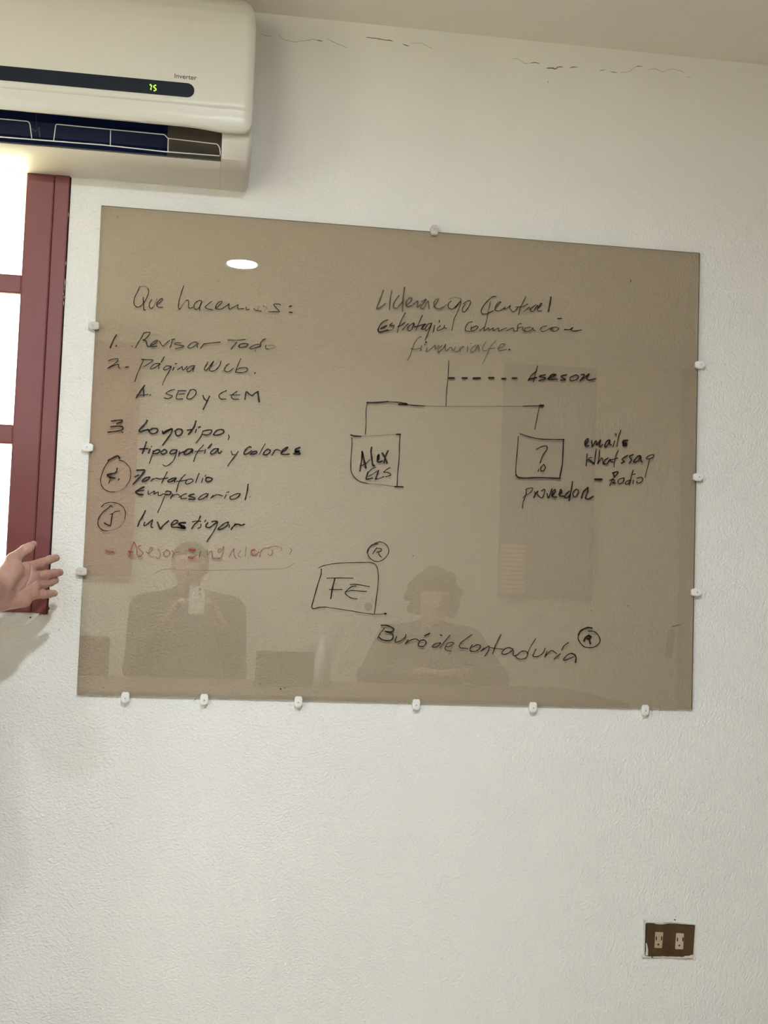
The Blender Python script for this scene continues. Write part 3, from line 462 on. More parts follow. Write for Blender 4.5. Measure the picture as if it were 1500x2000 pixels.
# fixed outer frame: jambs, head and sill
box('frame_jamb', (SEAM + 0.0003, -0.0052, FB), (FX, 0.085, FT), M_RED, win, 0.002)
box('frame_jamb', (WL, -0.006, FB), (LS - 0.0008, 0.085, FT), M_RED, win, 0.002)
box('frame_head', (LS, -0.006, FT - 0.03), (SEAM, 0.085, FT), M_RED, win, 0.002)
box('frame_sill', (LS, -0.007, FB), (SEAM, 0.085, FB + 0.034), M_RED, win, 0.003)
box('joint_gap', (FX - 0.0005, 0.004, FB - 0.0028), (WX1, 0.12, FT), M_GAP, win)
box('seam_gap', (SEAM - 0.0012, 0.000, FB + 0.03), (SEAM + 0.001, 0.07, FT - 0.02), M_REDD, win)
# sash with its glazing bars and three visible lights of glass per column
sash = empty('sash', (0, 0, 0)); sash.parent = win
def sb(name, lo, hi, m=M_RED, bev=0.004):
    bm = bmesh.new(); add_box(bm, lo, hi, bev, 2)
    o = from_bm(name, bm, m); o.parent = sash; o.location = -Vector(win.location); return o
sb('stile', (PX1, -0.004, FB + 0.036), (SEAM - 0.0003, 0.05, FT - 0.032))
sb('stile', (LS + 0.0012, -0.004, FB + 0.036), (LP, 0.05, FT - 0.032))
sb('bottom_rail', (LP - 0.002, -0.003, FB + 0.036), (PX1 + 0.002, 0.049, 1.151))
sb('top_rail', (LP - 0.002, -0.003, 2.10), (PX1 + 0.002, 0.049, FT - 0.032))
MIDX = (LP + PX1) / 2
sb('middle_stile', (MIDX - 0.035, -0.003, 1.149), (MIDX + 0.035, 0.049, 2.102))
for za, zb in ((1.760, 1.803), (1.427, 1.470)):
    for xa, xb in ((LP - 0.002, MIDX - 0.033), (MIDX + 0.033, PX1 + 0.002)):
        sb('glazing_bar', (xa, 0.001, za), (xb, 0.046, zb))
for za, zb in ((1.151, 1.427), (1.470, 1.760), (1.803, 2.10)):
    for xa, xb in ((LP, MIDX - 0.035), (MIDX + 0.035, PX1)):
        sb('pane', (xa - 0.004, 0.024, za - 0.004), (xb + 0.004, 0.028, zb + 0.004), M_PANE, 0)
# chipped white flecks of wall paint along the frame edge
for q, (px, py, h) in enumerate([(134, 415, 9), (129, 510, 8), (127, 545, 14), (126, 560, 8), (124.5, 588, 9), (125.5, 578, 5), (124, 572, 4)]):
    V, Fc = ribbon([(px, py), (px - 0.3, py + h * .5), (px - 0.6, py + h)], [0.3, random.uniform(0.8, 1.4), 0.2], -0.0075)
    mesh('paint_chip', V, Fc, M_SPLAT, wall)
# red paint smeared past the sill corner onto the wall, and a plug hole below it
def blob(name, cx, cy, rx, ry, y, m, parent, seed, n=22, rag=0.25, th=0.0008):
    rnd = random.Random(seed); ph = [rnd.uniform(0, 6.28) for _ in range(5)]
    top = []; bot = []
    for k in range(n):
        t = 2 * math.pi * k / n
        rr = 1 + rag * sum(math.sin((j + 2) * t + ph[j]) for j in range(5)) / 2.2
        q = (cx + rx * rr * math.cos(t), cy + ry * rr * math.sin(t))
        top.append(at(*q, y)); bot.append(at(*q, y + th))
    V = top + bot
    Fc = [tuple(range(n))] + [(k, (k + 1) % n, n + (k + 1) % n, n + k) for k in range(n)]
    return mesh(name, V, Fc, m, parent)
blob('paint_smear', 90, 1192, 4.5, 8, -0.0012, M_RED, wall, 3, rag=0.4, th=0.0012)
blob('paint_smear', 84, 1199, 6, 2.2, -0.0012, M_RED, wall, 4, rag=0.5, th=0.0012)
blob('paint_speck', 59.5, 1206, 1.8, 1.6, -0.001, M_SCREW, wall, 5, th=0.001)
for q, (px, py, r_) in enumerate([(202, 1343, 1.1), (381, 1366, .9), (380, 1369, .7), (115, 1230, 1.0), (146, 1173, 1.0)]):
    blob('paint_speck', px, py, r_, r_, -0.0008, M_CRACK, wall, 10 + q, n=8, th=0.0008)
tag(wall, None)

# far side of the room (partly mirrored in the glass), plus an added left window
w2 = empty('window_2', (-1.12, YB - 0.05, 1.19)); w2['kind'] = 'structure'
for x0, x1 in ((-1.619, -1.56), (-0.68, -0.621)): box('frame_jamb', (x0, YB - 0.10, 1.191), (x1, YB - 0.04, 2.379), M_RED, w2, 0.003)
for z0, z1 in ((1.191, 1.25), (2.32, 2.379), (1.76, 1.80)): box('frame_rail', (-1.56, YB - 0.098, z0), (-0.68, YB - 0.042, z1), M_RED, w2, 0.003)
for z0, z1 in ((1.25, 1.76), (1.80, 2.32)): box('pane', (-1.562, YB - 0.072, z0 - .002), (-0.678, YB - 0.068, z1 + .002), M_PANE, w2)
box('open_shutter', (-0.60, YB + 0.0005, 1.19), (-0.09, YB + 0.045, 2.40), M_SHUT, w2, 0.004)
w4 = empty('added_fill_window', (XL - 0.08, -2.68, 0.95)); w4['kind'] = 'structure'  # unseen window added to brighten the ceiling and upper walls
for y0, y1 in ((-3.099, -3.04), (-2.33, -2.271)): box('frame_jamb', (XL - 0.12, y0, 0.951), (XL - 0.05, y1, 2.199), M_RED, w4, 0.003)
for z0, z1 in ((0.951, 1.01), (2.14, 2.199)):
    for y0, y1 in ((-3.04, -2.33),): box('frame_rail', (XL - 0.118, y0, z0), (XL - 0.052, y1, z1), M_RED, w4, 0.003)
for y0, y1 in ((-3.042, -2.328),): box('pane', (XL - 0.087, y0, 1.008), (XL - 0.083, y1, 2.142), M_PANE, w4)
w3 = empty('window_3', (2.05, YB + 0.03, 1.15)); w3['kind'] = 'structure'
box('frame', (1.84, YB + 0.0005, 1.15), (2.36, YB + 0.04, 2.42), M_GREYP, w3, 0.004)
box('blind_panel', (1.99, YB + 0.038, 1.18), (2.34, YB + 0.055, 2.40), M_GREYP, w3, 0.003)
for k in range(11):
    box('slat', (1.845, YB + 0.038, 1.18 + k * 0.024), (1.975, YB + 0.052, 1.197 + k * 0.024), M_TAN, w3)

# ---------------------------------------------------------------- downlights
for q, (x, y) in enumerate(LAMPS):
    c = (x, y, CEIL)
    e = empty('downlight', c, ['round recessed ceiling downlight mirrored at the upper left of the glass board',
                               'round ceiling downlight over the left half of the room, outside the frame'][q], 'ceiling light',
              'round ceiling downlights')
    lathe('trim_ring', [(0.060, -0.001), (0.0615, -0.004), (0.068, -0.0045), (0.071, -0.002), (0.071, 0.0)], c, M_TRIM, e)
    n = 36
    V = [(x, y, CEIL - 0.003)] + [(x + 0.0595 * math.cos(2 * math.pi * k / n), y + 0.0595 * math.sin(2 * math.pi * k / n), CEIL - 0.003) for k in range(n)]
    mesh('diffuser', V, [(0, 1 + (k + 1) % n, 1 + k) for k in range(n)], M_DISC[q], e)

# ================================================================ glass writing board
GF, GB = -0.0075, -0.0015
board = empty('glass_writing_board', (0.70, GB, 0.8877), 'large bronze-tinted glass writing board clipped to the wall, covered in marker notes', 'writing board')
c4 = [at(198, 401, GF), at(1367, 494, GF), at(1352, 1386, GF), at(150, 1357, GF)]
V = [(p[0], GF, p[2]) for p in c4] + [(p[0], GB, p[2]) for p in c4]
Fc = [(3, 2, 1, 0), (4, 5, 6, 7), (0, 1, 5, 4), (1, 2, 6, 5), (2, 3, 7, 6), (3, 0, 4, 7)]
mesh('glass_sheet', V, Fc, [M_GLASS, M_EDGE], board, mi=[0, 0, 1, 1, 1, 1])

def catmull(P, k=5):
    P = [np.array(p, float) for p in P]
    if len(P) < 3: return P
    out = []
    for i in range(len(P) - 1):
        p0 = P[i - 1] if i else P[0] * 2 - P[1]; p1 = P[i]; p2 = P[i + 1]
        p3 = P[i + 2] if i + 2 < len(P) else p2 * 2 - p1
        # centripetal-ish: plain Catmull-Rom with reduced tension keeps corners
        m1 = (p2 - p0) * 0.42; m2 = (p3 - p1) * 0.42
        L12 = np.hypot(*(p2 - p1)); 
        for m_ in (m1, m2):
            l = np.hypot(*m_)
            if l > L12 * 1.1: m_ *= L12 * 1.1 / l
        for j in range(k):
            t = j / k
            out.append((2*t**3-3*t**2+1)*p1 + (t**3-2*t**2+t)*m1 + (-2*t**3+3*t**2)*p2 + (t**3-t**2)*m2)
    out.append(P[-1]); return out

INK_W = 0.86
def ink_part(name, x0, y0, cw, txt):
    V = []; Fc = []; MI = []; used = []
    s = cw / 1500.0
    for st in txt.split('|'):
        wd = 2.2; mk = 'k'; pts = []
        for t in st.split():
            if t[0] == 'w': wd = float(t[1:])
            elif t[0] == 'm': mk = t[1:]
            else:
                a, b = t.split(','); pts.append((x0 + float(a) * s, y0 + float(b) * s))
        if mk not in used: used.append(mk)
        wd = wd * (INK_W if wd < 2.8 else 1.0) if wd < 8 else wd
        C_ = catmull(pts)
        n = len(C_)
        # round-ended strip
        base = len(V)
        rim_l = []; rim_r = []
        for i in range(n):
            t = C_[min(i + 1, n - 1)] - C_[max(i - 1, 0)]
            L_ = np.hypot(*t) or 1.0
            nr = np.array([-t[1], t[0]]) / L_
            f = 1.0
            if n > 8: f = 0.92 + 0.12 * math.sin(i * 0.9 + x0)
            rim_l.append(C_[i] + nr * wd / 2 * f); rim_r.append(C_[i] - nr * wd / 2 * f)
        for a, b in zip(rim_l, rim_r): V.append(at(*a, GF - 0.0003)); V.append(at(*b, GF - 0.0003))
        for i in range(n - 1):
            Fc.append((base + 2*i, base + 2*i + 1, base + 2*i + 3, base + 2*i + 2)); MI.append(used.index(mk))
        for end, d in ((0, -1), (n - 1, 1)):
            t = (C_[end] - C_[end - 1]) if end else (C_[1] - C_[0])
            t = t / (np.hypot(*t) or 1.0) * d; nr = np.array([-t[1], t[0]])
            cb = len(V)
            for k in range(7):
                a = math.pi * k / 6
                V.append(at(*(C_[end] + wd / 2 * (0.95) * (nr * math.cos(a) + t * math.sin(a))), GF - 0.0003))
            Fc.append(tuple(range(cb, cb + 7))); MI.append(used.index(mk))
    return mesh(name, V, Fc, [INKS[k] for k in used], board, mi=MI)
def ink_pts(st, x0, y0, s):
    return np.array([[x0 + float(t.split(',')[0]) * s, y0 + float(t.split(',')[1]) * s] for t in st.split() if t[0] not in 'wm'])
for name, x0, y0, cw, txt in INK:
    # strokes that lie close together form one word or sign = one part
    sts = txt.split('|'); s = cw / 1500.0
    dense = []
    for st in sts:
        P = ink_pts(st, x0, y0, s); dense.append(np.concatenate([np.linspace(u, v, 8) for u, v in zip(P, P[1:])]))
    lab = list(range(len(sts)))
    for i in range(len(sts)):
        for j in range(i):
            d = np.sqrt(((dense[i][:, None] - dense[j][None]) ** 2).sum(-1)).min()
            if d < (2.0 if name == 'marker_smudge' else 9.0): 
                a_, b_ = lab[i], lab[j]; lab = [b_ if q == a_ else q for q in lab]
    for q in sorted(set(lab)): ink_part(name, x0, y0, cw, '|'.join(st for st, l in zip(sts, lab) if l == q))

# ---------------------------------------------------------------- mirror clips
def make_clip():
    "clip with its screw hole outward (-z) and its lip over the glass (+z); base on the wall at y=0"
    e = empty('mirror_clip')
    W = 0.0085
    pr = [(-W, 0.004), (-W, -0.009), (-0.0045, -0.0150), (0.0045, -0.0150), (W, -0.009), (W, 0.004), (0.006, 0.0085), (-0.006, 0.0085)]
    bm = bmesh.new()
    def prism(poly, y0, y1):
        a = [bm.verts.new((x, y0, z)) for x, z in poly]; b = [bm.verts.new((x, y1, z)) for x, z in poly]
        bm.faces.new(a[::-1]); bm.faces.new(b); n = len(poly)
        for i in range(n): bm.faces.new((a[i], a[(i + 1) % n], b[(i + 1) % n], b[i]))
    low = [p for p in pr if p[1] < 0]                       # foot below the glass edge
    foot = [(-W, -0.0006), *low, (W, -0.0006)]
    prism(foot, 0.0, -0.0078)
    prism(pr, -0.0078, -0.0150)                            # plate and lip in front of the glass
    bmesh.ops.recalc_face_normals(bm, faces=bm.faces)
    es = [x for x in bm.edges if all(abs(v.co.y + 0.0150) < 1e-6 for v in x.verts)]
    bmesh.ops.bevel(bm, geom=es, offset=0.0016, segments=2, affect='EDGES')
    b = from_bm('clip_body', bm, M_CLIP); b.parent = e
    bm = bmesh.new()
    add_cyl(bm, (0, -0.0148, -0.0045), (0, -0.0162, -0.0045), 0.0042, 0.0036, 16)
    b2 = from_bm('screw_collar', bm, M_CLIP); b2.parent = e
    bm = bmesh.new(); add_cyl(bm, (0, -0.0160, -0.0045), (0, -0.01635, -0.0045), 0.0012, None, 12)
    b3 = from_bm('screw', bm, M_CSCR); b3.parent = e
    return e
clips = []
for i, (px, py, wd) in enumerate([(245, 1359, 'leftmost'), (399, 1360, 'second from left'), (583, 1363, 'third from left'),
                                  (813, 1367, 'fourth from left'), (1041, 1374, 'fifth from left'), (1260, 1380, 'rightmost')]):
    clips.append((px, py, 0, '%s of six small white clips along the bottom edge of the glass board' % wd, 'clips along the bottom edge of the glass', 0))
for px, py, wd in [(1367, 713, 'topmost'), (1362, 932, 'middle one'), (1362, 1157, 'lowest')]:
    clips.append((px, py, -90, '%s of three white clips on the right edge of the glass board' % wd, 'clips on the right edge of the glass', 0))
for px, py, wd, c in [(182, 636, 'translucent topmost', 1), (171, 874, 'white middle', 0), (160, 1116, 'translucent lowest', 1)]:
    clips.append((px, py, 90, '%s plastic clip on the left edge of the glass board' % wd, 'clips on the left edge of the glass', c))
clips.append((848, 451, 180, 'single translucent plastic clip at the top edge of the glass board', 'clips on the top edge of the glass', 1))
proto = make_clip()
for i, (px, py, ang, lab, grp, clr) in enumerate(clips):
    if i == 0: e = proto
    else:
        e = proto.copy(); COL.objects.link(e)
        for ch in proto.children:
            c = ch.copy(); COL.objects.link(c); c.parent = e
    p = at(px, py, -0.010)
    e.location = (p[0], 0.0, p[2]); e.rotation_euler = (0, math.radians(ang), 0)
    # keep each clip exactly on the edge of the sheet
    if ang == 0: 
        zb = c4[3][2] + (c4[2][2] - c4[3][2]) * (p[0] - c4[3][0]) / (c4[2][0] - c4[3][0]); e.location.z = zb
    elif ang == 180:
        zt = c4[0][2] + (c4[1][2] - c4[0][2]) * (p[0] - c4[0][0]) / (c4[1][0] - c4[0][0]); e.location.z = zt
    else:
        A, B = (c4[1], c4[2]) if ang == -90 else (c4[0], c4[3])
        e.location.x = A[0] + (B[0] - A[0]) * (p[2] - A[2]) / (B[2] - A[2])
    tag(e, lab, 'clip', grp)
    if clr:
        for ch in e.children:
            if ch.name.startswith('clip_body') or ch.name.startswith('screw_collar'):
                ch.data = ch.data.copy(); ch.data.materials[0] = M_CLIPC

# ---------------------------------------------------------------- wall outlet
o1 = at(1262, 1803); o2 = at(1357, 1807); o3 = at(1259, 1869); o4 = at(1354, 1871)
out = empty('wall_outlet', (1.36, 0, 0.32), 'dark brown double power outlet plate with paint-splashed rim, low on the wall', 'outlet')
oy = -0.006
def quadbox(name, c, y0, y1, m, parent, bev=0.0):
    bm = bmesh.new()
    a = [bm.verts.new((p[0], y1, p[2])) for p in c]; b = [bm.verts.new((p[0], y0, p[2])) for p in c]
    bm.faces.new(a); bm.faces.new(b[::-1])
    for i in range(4): bm.faces.new((a[i], b[i], b[(i + 1) % 4], a[(i + 1) % 4]))
    bmesh.ops.recalc_face_normals(bm, faces=bm.faces)
    if bev: bmesh.ops.bevel(bm, geom=list(bm.edges), offset=bev, segments=2, affect='EDGES')
    return from_bm(name, bm, m, parent)
def pq(x0, y0, x1, y1, x2, y2, x3, y3, y): return [at(x0, y0, y), at(x1, y1, y), at(x2, y2, y), at(x3, y3, y)]
quadbox('cover_plate', pq(1262, 1803, 1358, 1807, 1354, 1871, 1260, 1868, oy), oy, 0.0, M_OUT, out, 0.002)
for (c, m, sl, hl) in (((1280, 1820.5, 1296, 1821, 1293, 1852, 1278.7, 1851.5), M_REC, [(1282.2, 1833), (1292.5, 1833)], (1286, 1844.8)),
                       ((1321, 1822.5, 1336.3, 1823.5, 1334.5, 1854.5, 1319, 1854), M_REC2, [(1323.5, 1835.5), (1334, 1835)], (1327, 1846.7))):
    q = quadbox('receptacle', pq(*c, oy - 0.0015), oy - 0.0015, oy + 0.001, m, out, 0.0008)
    if m is M_REC2: q['label'] = 'paler beige receptacle'
    pk = -Vector(out.location)
    for sx, sy in sl:
        s_ = quadbox('slot', pq(sx - 1, sy - 4, sx + 1, sy - 4, sx + .7, sy + 3.5, sx - 1.3, sy + 3.5, oy - 0.0019), oy - 0.0019, oy - 0.0008, M_HOLE, None); s_.parent = q
    h = at(*hl, oy - 0.002)
    s_ = cyl('ground_hole', (h[0], oy - 0.0019, h[2]), (h[0], oy - 0.0005, h[2]), 0.0021, M_HOLE, None, n=14); s_.parent = q
# dried wall paint round the rim
def smear(name, pts, widths, y, th=0.0012, parent=out):
    V, Fc = ribbon(pts, widths, y); n = len(V)
    V2 = V + [v + np.array([0, th, 0]) for v in V]
    F2 = Fc + [tuple(i + n for i in f[::-1]) for f in Fc]
    for i in range(len(pts) - 1):
        for s in (0, 1): F2.append((2*i + s, 2*i + 2 + s, n + 2*i + 2 + s, n + 2*i + s))
    return mesh(name, V2, F2, M_SPLAT, parent)
smear('paint_smear', wobble([(1258, 1797), (1259, 1830), (1258, 1868)], 4, 0.1, 2), [random.uniform(2.5, 6.0) for _ in range(40)], -0.0025, 0.0025)
smear('paint_smear', [(1278, 1804), (1286, 1804.5), (1296, 1804.8), (1305, 1804)], [.3, 2.0, 1.2, .3], oy - 0.0006)
smear('paint_smear', [(1297, 1802), (1312, 1801.5), (1330, 1803.5), (1350, 1805.5), (1359, 1806.5)], [.3, 1.4, 2.0, 1.6, .3], -0.0035, 0.0035)
smear('paint_smear', wobble([(1254, 1868.5), (1280, 1869), (1310, 1869), (1336, 1871)], 5, 0.5, 5), [random.uniform(1.2, 3.4) for _ in range(30)], -0.0045, 0.0045)
smear('paint_smear', wobble([(1334, 1870), (1339, 1869), (1346, 1869), (1354, 1868)], 2, 0.6, 6), [1.0, 2.5] + [random.uniform(3, 7.5) for _ in range(18)], oy - 0.0008, 0.003)
smear('paint_smear', [(1262.5, 1842), (1264, 1855), (1263, 1866)], [1.5, 3.5, 5], oy - 0.0007)
blob('dark_speck', 1318, 1796.5, 2.2, 1.2, -0.0012, M_SCREW, out, 31, n=10, th=0.0012)
blob('dark_speck', 1274, 1869.5, 2.2, 1.3, -0.0052, M_SCREW, out, 32, n=10, th=0.0008)

# ================================================================ split air conditioner
ac = empty('air_conditioner', (0.0, 0.0, 2.03), 'cream wall-mounted split air conditioner above the window, flap missing, showing 75', 'air conditioner')
AX0, AX1 = -0.62, 0.3175
# body profile (y, z): back plate, top, and the sloping underside behind the outlet
XS = 0.2575                                     # right end of the outlet
def body_poly():
    return [(0.0, 2.030), (0.0, 2.385), (-0.10, 2.392), (-0.165, 2.36), (-0.190, 2.30), (-0.195, 2.20),
            (-0.192, 2.12), (-0.178, 2.080), (-0.152, 2.048), (-0.10, 2.0335), (-0.04, 2.029)]
pl_ = body_poly(); bm = bmesh.new(); nb = len(pl_)
va = [bm.verts.new((XS, y, z)) for y, z in pl_]; vb = [bm.verts.new((AX1 + 0.004, y, z)) for y, z in pl_]
bm.faces.new(va); bm.faces.new(vb[::-1])
for i in range(nb): bm.faces.new((va[i], vb[i], vb[(i + 1) % nb], va[(i + 1) % nb]))
bmesh.ops.recalc_face_normals(bm, faces=bm.faces)
bmesh.ops.bevel(bm, geom=[e for e in bm.edges if all(v.co.x > AX1 for v in e.verts)], offset=0.014, segments=4, affect='EDGES', profile=0.5)
cap = from_bm('end_cap', bm, M_AC2, ac, True)
cap.modifiers.new('e', 'EDGE_SPLIT').split_angle = math.radians(35)
extrude_x('back_plate', [(0.0, 2.03), (0.0, 2.385), (-0.012, 2.387), (-0.012, 2.034)], AX0, XS - 0.0003, M_AC2, ac)
extrude_x('lower_body', [(-0.0125, 2.030), (-0.04, 2.029), (-0.10, 2.0335), (-0.135, 2.0430), (-0.139, 2.0460), (-0.136, 2.0485), (-0.10, 2.048), (-0.0125, 2.056)], AX0, XS - 0.0003, M_AC2, ac, smooth=True).modifiers.new('e', 'EDGE_SPLIT').split_angle = math.radians(35)
extrude_x('top_housing', [(-0.0125, 2.386), (-0.10, 2.391), (-0.165, 2.358), (-0.186, 2.30), (-0.188, 2.118), (-0.150, 2.124), (-0.12, 2.15), (-0.0125, 2.16)], AX0, XS - 0.0003, M_AC2, ac)
# air duct: dark back, floor and the grey block at its right end
duct = extrude_x('air_duct', [(-0.013, 2.0565), (-0.10, 2.0485), (-0.132, 2.0490), (-0.126, 2.0515), (-0.10, 2.056), (-0.05, 2.075), (-0.03, 2.105), (-0.04, 2.135), (-0.10, 2.147), (-0.121, 2.1495), (-0.0135, 2.159)], AX0, XS - 0.0006, M_NAVY, ac)
bx0 = at(328, 262, -0.10)[0]
extrude_x('duct_end_block', [(-0.055, 2.077), (-0.098, 2.064), (-0.118, 2.085), (-0.118, 2.135), (-0.10, 2.1465), (-0.042, 2.134), (-0.034, 2.105)], bx0, XS - 0.0008, M_DGREY, ac)
extrude_x('drip_lip', [(-0.1365, 2.0488), (-0.1390, 2.0465), (-0.1402, 2.0472), (-0.1385, 2.0498)], AX0, XS - 0.0006, M_DGREY, ac)

# front panel: curved shell with rounded corners and a soft crease under the dark band
ZCR = at(200, 189, -0.216)[2]
def py_(z):
    K = [(2.088, -0.2040), (2.096, -0.2105), (2.112, -0.2140), (ZCR - 0.004, -0.2146), (ZCR - 0.0005, -0.2152), (ZCR + 0.0012, -0.2170), (ZCR + 0.006, -0.2180), (2.20, -0.2180),
         (2.28, -0.2150), (2.32, -0.2090), (2.35, -0.1990), (2.375, -0.1830), (2.395, -0.1640), (2.412, -0.1350)]
    zz = [k[0] for k in K]; yy = [k[1] for k in K]
    return float(np.interp(z, zz, yy))
xs_ = list(np.linspace(AX0, 0.24, 44)) + list(np.linspace(0.245, AX1, 26))
def zlim(x):
    r = 0.066; t = (x - (AX1 - r)) / r
    hi = 2.412 if t <= 0 else 2.412 - 0.070 * (1 - math.sqrt(max(0, 1 - t * t)))
    r2 = 0.016; t2 = (x - (AX1 - r2)) / r2
    lo = 2.0925 if t2 <= 0 else 2.0925 + 0.016 * (1 - math.sqrt(max(0, 1 - t2 * t2)))
    # the lower rim dips towards the corner
    lo += 0.004 * max(0.0, 1 - max(0.0, x - AX0) / (0.80)) ** 1.0
    lo -= 0.005 * math.exp(-((x - 0.27) / 0.05) ** 2)
    return lo, hi
NV = 72
TV = sorted(list(np.linspace(0, 1, NV - 8)) + [((ZCR + d) - 2.0945) / 0.3175 for d in (-0.006, -0.003, -0.0006, 0.0, 0.0006, 0.0012, 0.003, 0.006)])
V = []; Fc = []
for side, off in ((0, 0.0), (1, 0.007)):
    for x in xs_:
        lo, hi = zlim(x)
        for j in range(NV):
            z = lo + (hi - lo) * TV[j] if x < AX1 - 0.067 else lo + (hi - lo) * (TV[j] * 0.3175 + 0.0) / 0.3175
            edge = max(0.0, (x - (AX1 - 0.02)) / 0.02)
            V.append((x, py_(z) + off + 0.006 * edge ** 2, z))
nx = len(xs_); off = nx * NV
for i in range(nx - 1):
    for j in range(NV - 1):
        a = i * NV + j
        Fc.append((a, a + NV, a + NV + 1, a + 1)); Fc.append((off + a, off + a + 1, off + a + NV + 1, off + a + NV))
for i in range(nx - 1):
    for j, fl_ in ((0, 1), (NV - 1, 0)):
        a = i * NV + j; q = (a, a + NV, off + a + NV, off + a)
        Fc.append(q[::-1] if fl_ else q)
for i in (0, nx - 1):
    for j in range(NV - 1):
        a = i * NV + j; q = (a, a + 1, off + a + 1, off + a)
        Fc.append(q if i else q[::-1])
panel = mesh('front_panel', V, Fc, M_AC, ac, smooth=True)
panel['label'] = 'glossy cream front panel'
es = panel.modifiers.new('e', 'EDGE_SPLIT'); es.split_angle = math.radians(60)

# dark display band with its round right end
YB_ = -0.2187
def band_pts(y):
    top = [at(-40, 123.6, y), at(60, 132.6, y)] + [at(366, 162.5, y)]
    bot = [at(366, 190, y), at(60, 158.2, y), at(-40, 149.5, y)]
    c = (at(366, 162.5, y) + at(366, 190, y)) / 2; r = abs(at(366, 162.5, y)[2] - at(366, 190, y)[2]) / 2
    arc = [c + np.array([r * math.sin(math.pi * k / 12), 0, r * math.cos(math.pi * k / 12)]) for k in range(1, 12)]
    return top + arc + bot
P = band_pts(YB_); n = len(P)
zt = P[2][2]; zb = P[-3][2]
V = []
x_end = P[2][0]; r = (zt - zb) / 2; zc = (zt + zb) / 2
outl = [(AX0 + 0.01, zt), (x_end, zt)] + [(x_end + r * math.sin(math.pi * k / 14), zc + r * math.cos(math.pi * k / 14)) for k in range(1, 14)] + [(x_end, zb), (AX0 + 0.01, zb)]
n = len(outl)
V = [(x, -0.2193, z) for x, z in outl] + [(x, -0.2155, z) for x, z in outl]
Fc = [tuple(range(n))[::-1]] + [(k, (k + 1) % n, n + (k + 1) % n, n + k) for k in range(n)]
mesh('display_band', V, Fc, M_BAND, ac)
# seven-segment figures 75
def seg(ch, x, z, h, wd, t, y, sl=0.12):
    h *= 1.15; wd *= 0.98; t *= 1.05; z -= 0.0012
    segs = {'7': 'abc', '5': 'afgcd'}[ch]; out = []
    L_ = {'a': ((0, h), (wd, h)), 'b': ((wd, h), (wd, h / 2)), 'c': ((wd, h / 2), (wd, 0)), 'd': ((0, 0), (wd, 0)),
          'f': ((0, h), (0, h / 2)), 'g': ((0, h / 2), (wd, h / 2))}
    bm = bmesh.new()
    for s in segs:
        (x0, z0), (x1, z1) = L_[s]
        x0 += sl * z0; x1 += sl * z1
        if z0 == z1: add_box(bm, (x + x0 + t * .5, y, z + z0 - t / 2), (x + x1 - t * .5, y + 0.0006, z + z0 + t / 2))
        else: add_box(bm, (x + (x0 + x1) / 2 - t / 2, y, z + min(z0, z1) + t * .4), (x + (x0 + x1) / 2 + t / 2, y + 0.0006, z + max(z0, z1) - t * .4))
    return from_bm('digit', bm, M_LED, ac)
q = at(289.5, 174.8, -0.219)
seg('7', q[0], q[2], 0.0100, 0.0052, 0.0020, -0.2199)
q = at(299.3, 175.9, -0.219)
seg('5', q[0], q[2], 0.0100, 0.0052, 0.0020, -0.2199)
# printed word
def text(name, s, loc, size, m, parent, extr=0.0002, rot=(math.pi / 2, 0, 0), spacing=1.0):
    cu = bpy.data.curves.new(name, 'FONT'); cu.body = s; cu.size = size; cu.extrude = extr; cu.space_character = spacing
    o = bpy.data.objects.new(name, cu); COL.objects.link(o)
    dg = bpy.context.evaluated_depsgraph_get(); dg.update()
    me = bpy.data.meshes.new_from_object(o.evaluated_get(dg)); bpy.data.objects.remove(o)
    me.materials.clear(); me.materials.append(m)
    t = bpy.data.objects.new(name, me); COL.objects.link(t)
    t.rotation_euler = rot; t.parent = parent; t.location = Vector(loc) - Vector(parent.location)
    return t
q = at(340, 152.5, -0.2172)
tx = text('printed_word', 'Inverter', (q[0], -0.2185, q[2]), 0.0143, M_TXT, ac)

# white wire guards in the outlet
YW = -0.150
def wire(pts, r=0.0011, rad=None, y=YW):
    P = [at(a, b, y) for a, b in pts]
    out = [P[0]]
    for i in range(1, len(P) - 1):
        for t in (0.0, 0.25, 0.5, 0.75, 1.0):
            a = P[i] + (P[i - 1] - P[i]) * min(0.5, 0.004 / max(1e-6, np.linalg.norm(P[i - 1] - P[i])))
            b = P[i] + (P[i + 1] - P[i]) * min(0.5, 0.004 / max(1e-6, np.linalg.norm(P[i + 1] - P[i])))
            out.append((1-t)**2 * a + 2*(1-t)*t * P[i] + t*t * b)
    out.append(P[-1])
    bm = bmesh.new(); tube(bm, out, r)
    return from_bm('wire_guard', bm, M_WIRE, ac, True)
wire([(-60, 261), (0, 267.3), (200, 283), (320, 296), (429, 304.5)], 0.0013)
wire([(-60, 228), (0, 232), (55, 237), (58.5, 242), (62, 270)])
wire([(105, 274), (109, 242.5), (322, 263), (327, 270), (425, 281.5), (429.5, 290), (430.5, 303)])
wire([(216, 253), (215.5, 286)], 0.0010)
wire([(328.5, 271), (328, 297)], 0.0010)
bm = bmesh.new()
tube(bm, [at(70.5, 223, -0.13), at(71, 248, -0.13)], 0.0007); tube(bm, [at(62, 252, -0.13), at(70, 257, -0.13), at(76, 249, -0.13), at(78, 268, -0.13)], 0.0016)
from_bm('louver_pin', bm, M_DGREY, ac, True)

# ================================================================ people
def smin(a, b, k):
    h = np.maximum(k - np.abs(a - b), 0) / k
    return np.minimum(a, b) - h * h * k * 0.25

